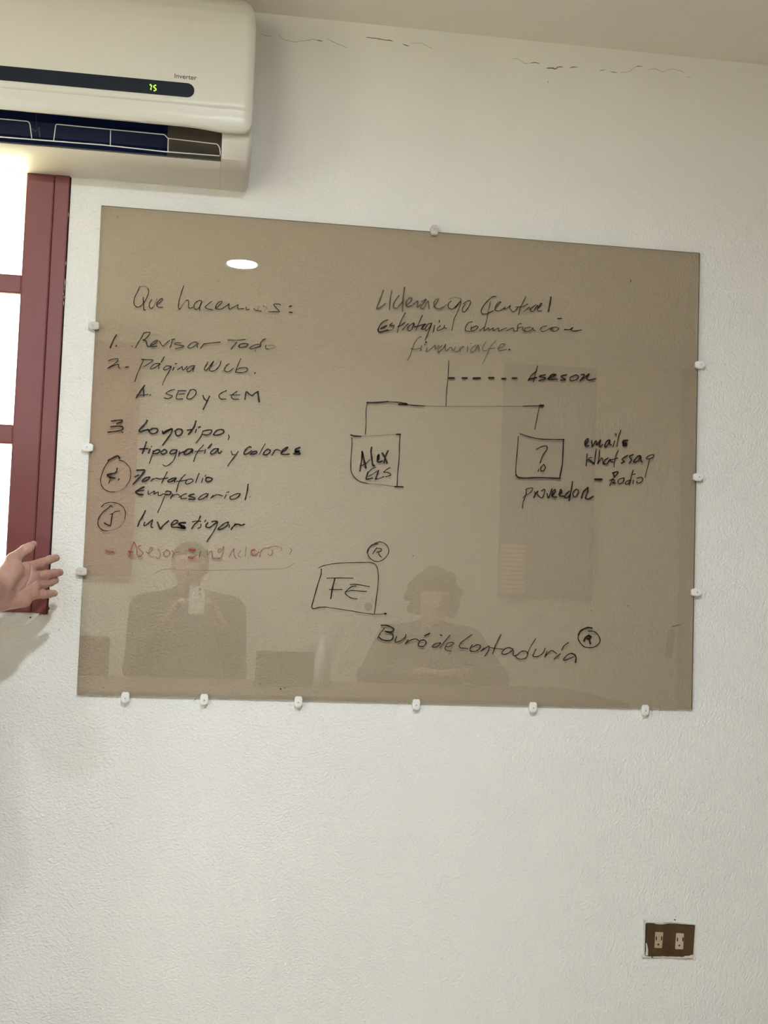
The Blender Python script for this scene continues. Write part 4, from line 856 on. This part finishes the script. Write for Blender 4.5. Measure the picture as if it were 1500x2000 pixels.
class Field:
    "signed distance grid built from tapered capsules and ellipsoids, meshed with surface nets"
    def __init__(s, lo, hi, h):
        s.lo = np.array(lo, float); s.h = h
        s.n = np.ceil((np.array(hi) - s.lo) / h).astype(int) + 1
        s.d = np.full(s.n, 0.06, np.float32)
    def _win(s, lo, hi):
        a = np.clip(np.floor((lo - s.lo) / s.h).astype(int), 0, s.n); b = np.clip(np.ceil((hi - s.lo) / s.h).astype(int) + 1, 0, s.n)
        if (b <= a).any(): return None
        sl = tuple(slice(i, j) for i, j in zip(a, b))
        ax = [(s.lo[i] + s.h * np.arange(a[i], b[i])).astype(np.float32) for i in range(3)]
        return sl, np.meshgrid(*ax, indexing='ij')
    def cap(s, a, b, ra, rb, k=0.01, sq=None):
        "sq = (axis, factor): flatten along that unit axis"
        a = np.array(a, float); b = np.array(b, float); m = max(ra, rb) + 0.05
        w_ = s._win(np.minimum(a, b) - m, np.maximum(a, b) + m)
        if w_ is None: return
        sl, (X, Y, Z) = w_
        ab = b - a; L2 = max(ab @ ab, 1e-12)
        px, py, pz = X - a[0], Y - a[1], Z - a[2]
        t = np.clip((px * ab[0] + py * ab[1] + pz * ab[2]) / L2, 0, 1)
        qx, qy, qz = px - t * ab[0], py - t * ab[1], pz - t * ab[2]
        if sq is not None:
            n, f = sq; n = np.array(n, float); n /= np.linalg.norm(n)
            c = (qx * n[0] + qy * n[1] + qz * n[2]) * (f - 1)
            qx, qy, qz = qx + c * n[0], qy + c * n[1], qz + c * n[2]
        d = np.sqrt(qx * qx + qy * qy + qz * qz) - (ra + (rb - ra) * t)
        s.d[sl] = smin(s.d[sl], d.astype(np.float32), k)
    def ell(s, c, r, k=0.01):
        c = np.array(c, float); r = np.array(r, float)
        w_ = s._win(c - r - 0.05, c + r + 0.05)
        if w_ is None: return
        sl, (X, Y, Z) = w_
        q = np.sqrt(((X - c[0]) / r[0]) ** 2 + ((Y - c[1]) / r[1]) ** 2 + ((Z - c[2]) / r[2]) ** 2)
        s.d[sl] = smin(s.d[sl], ((q - 1) * r.min()).astype(np.float32), k)
    def grid(s):
        ax = [(s.lo[i] + s.h * np.arange(s.n[i])).astype(np.float32) for i in range(3)]
        return np.meshgrid(*ax, indexing='ij')
    def cut_below(s, z):
        ax = (s.lo[2] + s.h * np.arange(s.n[2])).astype(np.float32)
        s.d = np.maximum(s.d, (z - ax)[None, None, :])
    def cut_above(s, z):
        ax = (s.lo[2] + s.h * np.arange(s.n[2])).astype(np.float32)
        s.d = np.maximum(s.d, (ax - z)[None, None, :])
    def nets(s):
        d = s.d; ins = d < 0
        c = np.zeros(tuple(i - 1 for i in d.shape), np.int8)
        for o in np.ndindex(2, 2, 2): c += ins[o[0]:d.shape[0]-1+o[0], o[1]:d.shape[1]-1+o[1], o[2]:d.shape[2]-1+o[2]]
        act = (c > 0) & (c < 8); idx = np.argwhere(act)
        vid = np.full(act.shape, -1, np.int64); vid[act] = np.arange(len(idx))
        acc = np.zeros((len(idx), 3)); cnt = np.zeros(len(idx))
        cor = list(np.ndindex(2, 2, 2))
        for u in cor:
            for ax in range(3):
                if u[ax]: continue
                v = list(u); v[ax] = 1
                a = d[idx[:, 0]+u[0], idx[:, 1]+u[1], idx[:, 2]+u[2]]; b = d[idx[:, 0]+v[0], idx[:, 1]+v[1], idx[:, 2]+v[2]]
                m = (a < 0) != (b < 0); t = np.where(m, a / np.where(m, a - b, 1), 0)
                p = np.array(u, float)[None] + 0 * acc; p[:, ax] += t
                acc += np.where(m[:, None], p, 0); cnt += m
        V = s.lo + s.h * (idx + acc / cnt[:, None])
        Q = []
        for ax in range(3):
            o1_, o2_ = [(1, 2), (2, 0), (0, 1)][ax]
            sl0 = [slice(1, -1)] * 3; sl0[ax] = slice(0, -1); sl1 = list(sl0); sl1[ax] = slice(1, None)
            a = ins[tuple(sl0)]; b = ins[tuple(sl1)]
            e = np.argwhere(a != b)
            if not len(e): continue
            fl_ = a[a != b]
            g = e.copy()
            for k in range(3):
                if k != ax: g[:, k] += 1
            def vv(da, db):
                q = g.copy(); q[:, o1_] -= da; q[:, o2_] -= db
                return vid[q[:, 0], q[:, 1], q[:, 2]]
            q = np.stack([vv(1, 1), vv(0, 1), vv(0, 0), vv(1, 0)], 1)
            q[~fl_] = q[~fl_][:, ::-1]
            Q.append(q)
        Q = np.concatenate(Q); Q = Q[(Q >= 0).all(1)]
        return V, Q

def field_mesh(name, fields, m, parent=None):
    V = []; Q = []; o = 0
    for f in fields:
        v, q = f.nets(); V.append(v); Q.append(q + o); o += len(v)
    V = np.concatenate(V).astype(np.float32); Q = np.concatenate(Q)
    me = bpy.data.meshes.new(name)
    me.vertices.add(len(V)); me.vertices.foreach_set('co', V.ravel())
    me.loops.add(Q.size); me.loops.foreach_set('vertex_index', Q.ravel().astype(np.int32))
    me.polygons.add(len(Q)); me.polygons.foreach_set('loop_start', np.arange(0, Q.size, 4, dtype=np.int32))
    me.polygons.foreach_set('loop_total', np.full(len(Q), 4, np.int32))
    me.polygons.foreach_set('use_smooth', np.ones(len(Q), bool))
    me.update(calc_edges=True); me.validate(); me.materials.append(m)
    ob = bpy.data.objects.new(name, me); COL.objects.link(ob)
    if parent: ob.parent = parent; ob.location = -Vector(parent.location)
    return ob

# ---- the hand reaching into the frame: joints placed where the photograph shows them,
# each at its own depth in front of the wall (knuckles nearer the camera than the fingertips)
def H(px, py, y): return at(px, py, y * 1.1 + 0.252)
def hand_field(F0):
    class F:
        cap = staticmethod(lambda a, b, ra, rb, k=.01: F0.cap(a, b, ra * 1.09, rb * 1.09, k))
        ell = staticmethod(lambda c, r, k=.01: F0.ell(c, [q * 1.09 for q in r], k))
    W = [H(-6, 1143, -.455), H(-8, 1156, -.462), H(-9, 1167, -.462), H(-8, 1176, -.455)]
    K = [H(53, 1110, -.412), H(63, 1127, -.408), H(64, 1144, -.408), H(60, 1160, -.412)]
    for (a, b, ra, rb) in zip(W, K, (.0155, .0160, .0155, .0145), (.0108, .0115, .0112, .0105)):
        F.cap(a, b, ra, rb, .012)
    F.cap(H(2, 1176, -.458), H(48, 1173, -.425), .0155, .0125, .012)          # hypothenar pad
    F.cap(H(2, 1142, -.470), H(30, 1112, -.448), .0200, .0165, .014)          # thenar pad
    F.cap(H(8, 1122, -.460), H(27, 1092, -.440), .0135, .0120, .010)
    # thumb
    F.cap(H(24, 1094, -.440), H(47, 1075, -.420), .0118, .0092, .006)
    F.cap(H(47, 1075, -.420), H(66, 1062.5, -.402), .0092, .0060, .004)
    F.cap(H(52, 1073, -.420), H(58, 1069, -.413), .0094, .0088, .004)
    # fingers: index, middle, ring, little
    def finger(pts, rr, k0=.007):
        for i in range(len(pts) - 1):
            F.cap(H(*pts[i]), H(*pts[i + 1]), rr[i], rr[i + 1], k0 if i == 0 else .0022)
            if i: F.ell(H(*pts[i]), [rr[i] * 1.05] * 3, .002)
    finger([(50, 1109, -.412), (80, 1099.5, -.378), (97, 1093, -.356), (109.5, 1089.5, -.340)], [.0100, .0082, .0077, .0072])
    finger([(62, 1127, -.408), (90, 1122.5, -.374), (106, 1119.5, -.352), (116.5, 1118, -.336)], [.0100, .0085, .0080, .0072])
    finger([(64, 1144, -.408), (86, 1140.5, -.376), (99, 1137, -.356), (108, 1133.5, -.342)], [.0098, .0082, .0076, .0070])
    finger([(60, 1161, -.412), (84, 1160.5, -.388), (96, 1160, -.372), (106, 1159, -.360)], [.0098, .0080, .0074, .0066])
def seg_dist(PX, PY, pts):
    best = np.full(PX.shape, 1e9, np.float32)
    for (ax, ay), (bx, by) in zip(pts, pts[1:]):
        dx, dy = bx - ax, by - ay; L2 = dx * dx + dy * dy
        t = np.clip(((PX - ax) * dx + (PY - ay) * dy) / L2, 0, 1)
        best = np.minimum(best, np.hypot(PX - ax - t * dx, PY - ay - t * dy))
    return best
HF = Field((-0.228, -0.42, 1.02), (0.0, -0.08, 1.245), 0.0016)
hand_field(HF)
WR = H(-8, 1160, -.462)
ELB = np.array([-0.212, -0.485, 1.160])
HF.cap(WR, ELB, .0285, .044, .016)
# creases of the palm and the finger joints, cut as shallow grooves on the side facing the room
X, Y, Z = HF.grid()
band = np.abs(HF.d) < 0.006
P_ = np.stack([X[band] - CAM[0], Y[band] - CAM[1], Z[band] - CAM[2]])
c_ = R @ P_; PX = 750 + F_PX * c_[0] / c_[2]; PY = 1000 + F_PX * c_[1] / c_[2]
gr = np.zeros(PX.shape)
for pts, wd, dp in [([(60, 1103), (60, 1116), (57, 1131), (50, 1145), (40, 1154)], 1.3, .0019), ([(63, 1139), (70, 1134), (77, 1130)], 1.0, .0013),
                    ([(48, 1150), (58, 1142), (66, 1138)], 1.1, .0012), ([(20, 1150), (33, 1157), (46, 1152)], 1.6, .0010),
                    ([(78, 1118), (79, 1133)], .9, .0012), ([(96, 1113), (95.5, 1128)], .8, .0009), ([(78, 1152), (80, 1168)], .9, .0016),
                    ([(62, 1152), (63, 1170)], 1.0, .0012), ([(80, 1136), (82, 1148)], .9, .0012), ([(86, 1090), (89, 1106)], .8, .0009),
                    ([(95, 1153), (94, 1166)], .8, .0008), ([(56, 1063), (59, 1078)], .8, .0008), ([(1, 1128), (-2, 1160), (0, 1188)], 1.2, .0008)]:
    gr += dp * np.exp(-(seg_dist(PX, PY, pts) / wd) ** 2)
# only the half of the hand that faces the room
mid = np.interp(X[band], [-.15, -.10, -.06, -.025], [-.262, -.210, -.155, -.118])
gr *= (Y[band] < mid)
HF.d[band] += gr.astype(np.float32)

PRES_SKIN = []
def head_field(F, c, face, s=1.0):
    "head centred at c, face = unit xy direction it looks in"
    fx, fy = face; c = np.array(c, float); f = np.array([fx, fy, 0.0]); r = np.array([fy, -fx, 0.0]); u = np.array([0, 0, 1.0])
    P = lambda a, b, z: c + s * (f * a + r * b + u * z)
    F.cap(P(-.018, 0, .030), P(.012, 0, .028), .083 * s, .080 * s, .02)
    F.cap(P(.040, 0, -.030), P(.048, 0, -.070), .056 * s, .036 * s, .03)
    F.cap(P(.0, 0, -.02), P(.02, 0, -.06), .062 * s, .045 * s, .03)
    F.cap(P(.088, 0, .012), P(.108, 0, -.022), .009 * s, .013 * s, .012)         # nose
    F.cap(P(.078, -.03, .028), P(.078, .03, .028), .014 * s, .014 * s, .02)      # brow
    F.cap(P(.080, -.016, -.052), P(.080, .016, -.052), .009 * s, .009 * s, .008)  # lips
    for q in (-1, 1): F.cap(P(-.002, q * .078, .018), P(-.008, q * .080, -.018), .011 * s, .009 * s, .006)
    return P

def simple_hand(F, wrist, dirv, palm, side, curl=0.5, s=1.0):
    "palm and five separate fingers; dirv = along the hand, palm = palm normal, side = thumb side"
    w_ = np.array(wrist, float); d = np.array(dirv, float); d /= np.linalg.norm(d)
    n = np.array(palm, float); n -= d * (n @ d); n /= np.linalg.norm(n)
    t = np.cross(d, n) * side
    for k, off in enumerate((-.030, -.010, .010, .030)):
        kn = w_ + s * (d * (.085 - .006 * abs(k - 1)) - t * off)
        F.cap(w_ - s * t * off * .6 + d * .01, kn, .015 * s, .0115 * s, .012)
        L_ = [.042, .047, .044, .034][k] * s; p = kn; a = curl * .6
        for j in range(3):
            q = p + (d * math.cos(a) + n * math.sin(a)) * L_ * (1, .62, .5)[j]
            F.cap(p, q, (.0095, .0088, .0080)[j] * s, (.0088, .0080, .0068)[j] * s, .0025); p = q; a += curl
    b = w_ + s * (d * .025 + t * .030)
    m_ = b + s * (d * .035 + t * .028 + n * .012); e_ = m_ + s * (d * .030 + t * .008 + n * .010)
    F.cap(w_ + d * .01, b, .018 * s, .015 * s, .012); F.cap(b, m_, .013 * s, .0105 * s, .006); F.cap(m_, e_, .0105 * s, .0075 * s, .003)

def shoe(name, ankle, toe, parent):
    F = Field(np.minimum(ankle, toe) - .09, np.maximum(ankle, toe) + .09, .006)
    a = np.array(ankle, float); t = np.array(toe, float); d = (t - a); d[2] = 0; d /= np.linalg.norm(d)
    hl = a - d * .045; hl[2] = .040
    F.cap(hl, a * [1, 1, 0] + [0, 0, .055], .038, .042, .02); F.cap(hl, (t * [1, 1, 0]) + [0, 0, .034], .040, .036, .02)
    F.cap(a * [1, 1, 0] + [0, 0, .06], a * [1, 1, 0] + [0, 0, .10], .042, .044, .02)
    F.cut_below(0.0)
    return field_mesh(name, [F], M_SHOE, parent)

def build_person(root, J, top_mat, hair_mat, face, hands, detail_arm=None, hair='short', sleeve=1.0, hem=None, scale=1.0):
    """J: dict of joints. One continuous body; shirt, trousers, shoes and hair are parts."""
    lo = np.min([v for v in J.values()], 0) - .16; hi = np.max([v for v in J.values()], 0) + .18
    lo[2] = max(lo[2], 0.0)
    B = Field(lo, hi, .0075); Tp = Field(lo, hi, .0075); Tr = Field(lo, hi, .0075)
    j = {k: np.array(v, float) for k, v in J.items()}
    def torso(F, g, k=.05):
        F.cap(j['pelvis'] + [-.07, 0, 0], j['pelvis'] + [.07, 0, 0], .105 + g, .105 + g, k)
        F.cap(j['waist'] + [-.05, 0, 0], j['waist'] + [.05, 0, 0], .105 + g, .105 + g, k)
        F.cap(j['chest'] + [-.08, 0, 0], j['chest'] + [.08, 0, 0], .115 + g, .115 + g, k)
        F.cap(j['sh_l'] + (j['neck'] - j['sh_l']) * .12, j['neck'] - [0, 0, .02], .060 + g, .055 + g, k)
        F.cap(j['sh_r'] + (j['neck'] - j['sh_r']) * .12, j['neck'] - [0, 0, .02], .060 + g, .055 + g, k)
        F.cap(j['pelvis'], j['waist'], .11 + g, .11 + g, k); F.cap(j['waist'], j['chest'], .11 + g, .12 + g, k)
    def arm(F, s, g, full=True, upto=1.0):
        F.cap(j['sh_' + s], j['el_' + s], .052 + g, .040 + g, .03)
        e = j['el_' + s]; w_ = j['wr_' + s]
        F.cap(e, e + (w_ - e) * upto, .040 + g, (.040 + (.026 - .040) * upto) + g, .02)
    def leg(F, s, g, upto=1.0):
        F.cap(j['hip_' + s], j['kn_' + s], .082 + g, .055 + g, .03)
        k = j['kn_' + s]; a = j['an_' + s]
        F.cap(k, k + (a - k) * .4, .055 + g, .052 + g, .02); F.cap(k + (a - k) * .3, k + (a - k) * upto, .054 + g, (.036) + g, .02)
    torso(B, -.004); 
    for s in 'lr':
        if not (detail_arm == s): arm(B, s, 0)
        else: B.cap(j['sh_' + s], j['el_' + s], .052, .040, .03); B.cap(j['el_' + s], j['el_' + s] + (j['wr_' + s] - j['el_' + s]) * .3, .040, .036, .02)
        leg(B, s, -.006)
    B.cap(j['neck'] - [0, 0, .03], j['head'] - [0, 0, .05], .055, .050, .03)
    P = head_field(B, j['head'], face)
    for h in hands: simple_hand(B, *h)
    fs = [B] + ([HF] if detail_arm else [])
    body = field_mesh('body', fs, M_SKIN, root)
    torso(Tp, .010)
    for s in 'lr': arm(Tp, s, .012, upto=sleeve)
    Tp.cap(j['neck'] - [0, 0, .02], j['neck'] + [0, 0, .012], .062, .058, .02)
    if hem is not None: Tp.cut_below(hem)
    field_mesh('shirt', [Tp], top_mat, root)
    Tr.cap(j['pelvis'] + [-.06, 0, 0], j['pelvis'] + [.06, 0, 0], .110, .110, .04)
    for s in 'lr': leg(Tr, s, .012, .9)
    field_mesh('trousers', [Tr], M_TROU, root)
    for s in 'lr': shoe('shoe', j['an_' + s], j['toe_' + s], root)
    # hair
    c = j['head']; HR = Field(c - .22, c + .22, .006)
    f = np.array([face[0], face[1], 0.0]); r = np.array([face[1], -face[0], 0.0])
    if hair == 'short':
        HR.cap(c - f * .026 + [0, 0, .038], c + f * .004 + [0, 0, .042], .088, .083, .02)
        HR.cap(c - f * .05 + [0, 0, .0], c - f * .04 + [0, 0, -.035], .060, .050, .02)
        X, Y, Z = HR.grid(); a_ = (X - c[0]) * f[0] + (Y - c[1]) * f[1]; z_ = Z - c[2]
        HR.d = np.maximum(HR.d, a_ * .8 - z_ * .9 + .002 - .02)
        HR.d = np.maximum(HR.d, -(z_ + .07))
    else:
        rnd = random.Random(4)
        HR.cap(c - f * .03 + [0, 0, .03], c - f * .0 + [0, 0, .045], .108, .096, .02)
        for q in range(150):
            th = rnd.uniform(0, 6.283); ph = rnd.uniform(-.75, 1.5)
            v = np.array([math.cos(th) * math.cos(ph), math.sin(th) * math.cos(ph), math.sin(ph)])
            if v @ f > .55 and v[2] < .45: continue
            p = c - f * .02 + [0, 0, .03] + v * rnd.uniform(.098, .125)
            HR.ell(p, [rnd.uniform(.014, .026)] * 3, .012)
        X, Y, Z = HR.grid(); a_ = (X - c[0]) * f[0] + (Y - c[1]) * f[1]; z_ = Z - c[2]
        HR.d = np.maximum(HR.d, np.minimum(a_ - .045, .05 - z_))
    field_mesh('hair', [HR], hair_mat, root)
    for q in (-1, 1):
        p = P(.070, q * .031, .006)
        bm = bmesh.new(); bmesh.ops.create_uvsphere(bm, u_segments=14, v_segments=10, radius=.0135, matrix=Matrix.Translation(p))
        from_bm('eye', bm, M_EYEW, root, True)
        p2 = P(.0815, q * .031, .006)
        bm = bmesh.new(); bmesh.ops.create_uvsphere(bm, u_segments=10, v_segments=8, radius=.006, matrix=Matrix.Translation(p2))
        from_bm('iris', bm, M_HAIR, root, True)
        pa, pb = P(.090, q * .045, .028), P(.094, q * .016, .031)
        bm = bmesh.new(); tube(bm, [pa, (pa + pb) / 2 + [0, 0, .004], pb], .0035, 6); from_bm('eyebrow', bm, hair_mat, root, True)
    bm = bmesh.new(); tube(bm, [P(.083, -.022, -.050), P(.0895, 0, -.049), P(.083, .022, -.050)], .0045, 6); from_bm('mouth', bm, M_LIP, root, True)

# presenter standing just outside the left edge, his left hand reaching into the frame
pres = empty('person', (-0.47, -0.43, 0.0), 'person in a light shirt at the left edge, open left hand reaching towards the board', 'person')
build_person(pres, dict(head=(-.425, -.46, 1.585), neck=(-.43, -.43, 1.455), chest=(-.43, -.42, 1.27), waist=(-.43, -.42, 1.08), pelvis=(-.43, -.42, .93),
    sh_l=(-.26, -.42, 1.385), el_l=tuple(ELB), wr_l=tuple(WR), sh_r=(-.615, -.42, 1.385), el_r=(-.71, -.41, 1.11), wr_r=(-.70, -.48, .86),
    hip_l=(-.385, -.42, .90), kn_l=(-.365, -.44, .50), an_l=(-.360, -.41, .09), toe_l=(-.34, -.58, .03),
    hip_r=(-.555, -.42, .90), kn_r=(-.575, -.44, .50), an_r=(-.58, -.41, .09), toe_r=(-.61, -.58, .03)),
    M_SHIRT, M_HAIR, (0.15, -0.989), [((-.70, -.48, .86), (0.02, -.15, -1), (1, -.1, 0), -1, .4)], detail_arm='l', sleeve=.18, hem=.86)

# seated people, mirrored faintly in the glass
def seated(x, y, z0, face):
    fx, fy = face
    def T(a, b, z): return (x + fy * b + fx * a, y - fx * b + fy * a, z)       # a forward, b to the person's right
    return T
T = seated(.21, -3.20, 0, (0.0, 1.0))
ph = empty('person', (.21, -3.20, 0.0), 'seated person in a dark shirt holding up a phone, mirrored in the glass', 'person')
build_person(ph, dict(head=T(.06, 0, 1.235), neck=T(.02, 0, 1.105), chest=T(0, 0, .93), waist=T(-.01, 0, .73), pelvis=T(0, 0, .57),
    sh_l=T(.0, -.21, 1.035), el_l=T(.06, -.232, .755), wr_l=T(.315, -.085, .985), sh_r=T(.0, .21, 1.035), el_r=T(.06, .232, .755), wr_r=T(.315, .150, .985),
    hip_l=T(.02, -.09, .54), kn_l=T(.43, -.12, .55), an_l=T(.40, -.13, .09), toe_l=T(.57, -.14, .03),
    hip_r=T(.02, .09, .54), kn_r=T(.43, .12, .55), an_r=T(.40, .13, .09), toe_r=T(.57, .14, .03)),
    M_SHIRTD, M_HAIR, (0.0, 1.0), [(T(.315, -.085, .985), (.35, .25, 1), (1, 0.2, -.2), 1, .75, .95), (T(.315, .150, .985), (-.35, .25, 1), (-1, .2, -.2), -1, .75, .95)],
    sleeve=.9, hem=.50)
T = seated(1.36, -3.12, 0, (0.0, 1.0))
p2_ = empty('person', (1.36, -3.12, 0.0), 'seated person with bushy curly hair and brown sweater, mirrored in the glass', 'person')
build_person(p2_, dict(head=T(.08, 0, 1.115), neck=T(.03, 0, .985), chest=T(.0, 0, .83), waist=T(-.01, 0, .68), pelvis=T(0, 0, .575),
    sh_l=T(.02, -.20, .925), el_l=T(.17, -.31, .765), wr_l=T(.36, -.12, .80), sh_r=T(.02, .20, .925), el_r=T(.17, .30, .765), wr_r=T(.36, .10, .80),
    hip_l=T(.02, -.09, .54), kn_l=T(.43, -.12, .55), an_l=T(.38, -.13, .09), toe_l=T(.55, -.14, .03),
    hip_r=T(.02, .09, .54), kn_r=T(.43, .12, .55), an_r=T(.38, .13, .09), toe_r=T(.55, .14, .03)),
    M_SHIRTB, M_HAIR2, (0.0, 1.0), [(T(.36, -.12, .80), (.6, .7, .1), (0, 0, -1), -1, .2), (T(.36, .10, .80), (-.8, .6, .1), (0, 0, -1), 1, .2)],
    hair='curly', sleeve=.9, hem=.49)

# ---------------------------------------------------------------- phone that takes the picture
pe = empty('phone', (.248, -2.805, 1.045), 'phone in a pale case held up by the seated person mirrored in the glass', 'phone')
bm = bmesh.new(); add_box(bm, (.214, -2.806, 1.022), (.284, -2.797, 1.150), .006, 3)
from_bm('case', bm, M_PHONE, pe)
cyl('lens', (.262, -2.797, 1.135), (.262, -2.7955, 1.135), .007, M_HOLE, pe, n=20)
cyl('lens', (.262, -2.797, 1.115), (.262, -2.7955, 1.115), .007, M_HOLE, pe, n=20)

# ---------------------------------------------------------------- table, chairs, things on the table
tb = empty('meeting_table', (.75, -2.35, 0), 'light wooden meeting table in front of the seated people, mirrored in the glass', 'table')
box('table_top', (-.45, -2.80, .715), (1.95, -1.95, .745), M_TABLE, tb, .006)
for x, y in ((-.38, -2.72), (1.88, -2.72), (-.38, -2.03), (1.88, -2.03)):
    box('leg', (x - .03, y - .03, 0.0), (x + .03, y + .03, .716), M_WOOD, tb, .004)
def make_chair():
    e = empty('chair')
    box('seat', (-.22, -.21, .40), (.22, .23, .44), M_WOOD, e, .012)
    bm = bmesh.new(); add_box(bm, (-.20, -.255, .56), (.20, -.225, .90), .012, 3); from_bm('backrest', bm, M_WOOD, e)
    for x in (-.19, .19):
        box('leg', (x - .018, .18, 0), (x + .018, .216, .402), M_WOOD, e, .003)
        box('leg', (x - .018, -.25, 0), (x + .018, -.214, .60), M_WOOD, e, .003)
    return e
ch = make_chair()
spots = [(.21, -3.21, 0, 'dark wooden chair carrying the person with the phone'), (1.36, -3.13, 0, 'dark wooden chair carrying the curly-haired person'),
         (-.37, -3.02, .1, 'empty dark brown wooden chair mirrored in the lower left corner of the glass board')]
for i, (x, y, a, lab) in enumerate(spots):
    if i == 0: e = ch
    else:
        e = ch.copy(); COL.objects.link(e)
        for c in ch.children:
            k = c.copy(); COL.objects.link(k); k.parent = e
    e.location = (x, y, 0); e.rotation_euler = (0, 0, a)
    tag(e, lab, 'chair', 'chairs at the meeting table')
bt = empty('water_bottle', (.80, -2.60, .745), 'clear plastic bottle with a white cap standing on the meeting table, mirrored in the glass', 'bottle')
lathe('bottle_body', [(0, 0.001), (.030, 0.001), (.033, .01), (.033, .13), (.031, .15), (.014, .185), (.013, .20), (0, .20)], (.80, -2.60, .745), M_BOTTLE, bt)
lathe('cap', [(.0145, .196), (.0155, .198), (.0155, .215), (0, .216)], (.80, -2.60, .745), M_CAP, bt)
lp = empty('laptop', (.52, -2.45, .745), 'dark open laptop standing on the meeting table, mirrored in the glass', 'laptop')
box('keyboard_base', (.50, -2.58, .7455), (.74, -2.40, .756), M_LAPTOP, lp, .004)
bm = bmesh.new(); add_box(bm, (-.12, -.004, 0), (.12, .004, .14), .003, 2)
o = from_bm('screen_lid', bm, M_LAPTOP); o.parent = lp; o.location = (0.10, .055, .011); o.rotation_euler = (math.radians(-14), 0, 0)
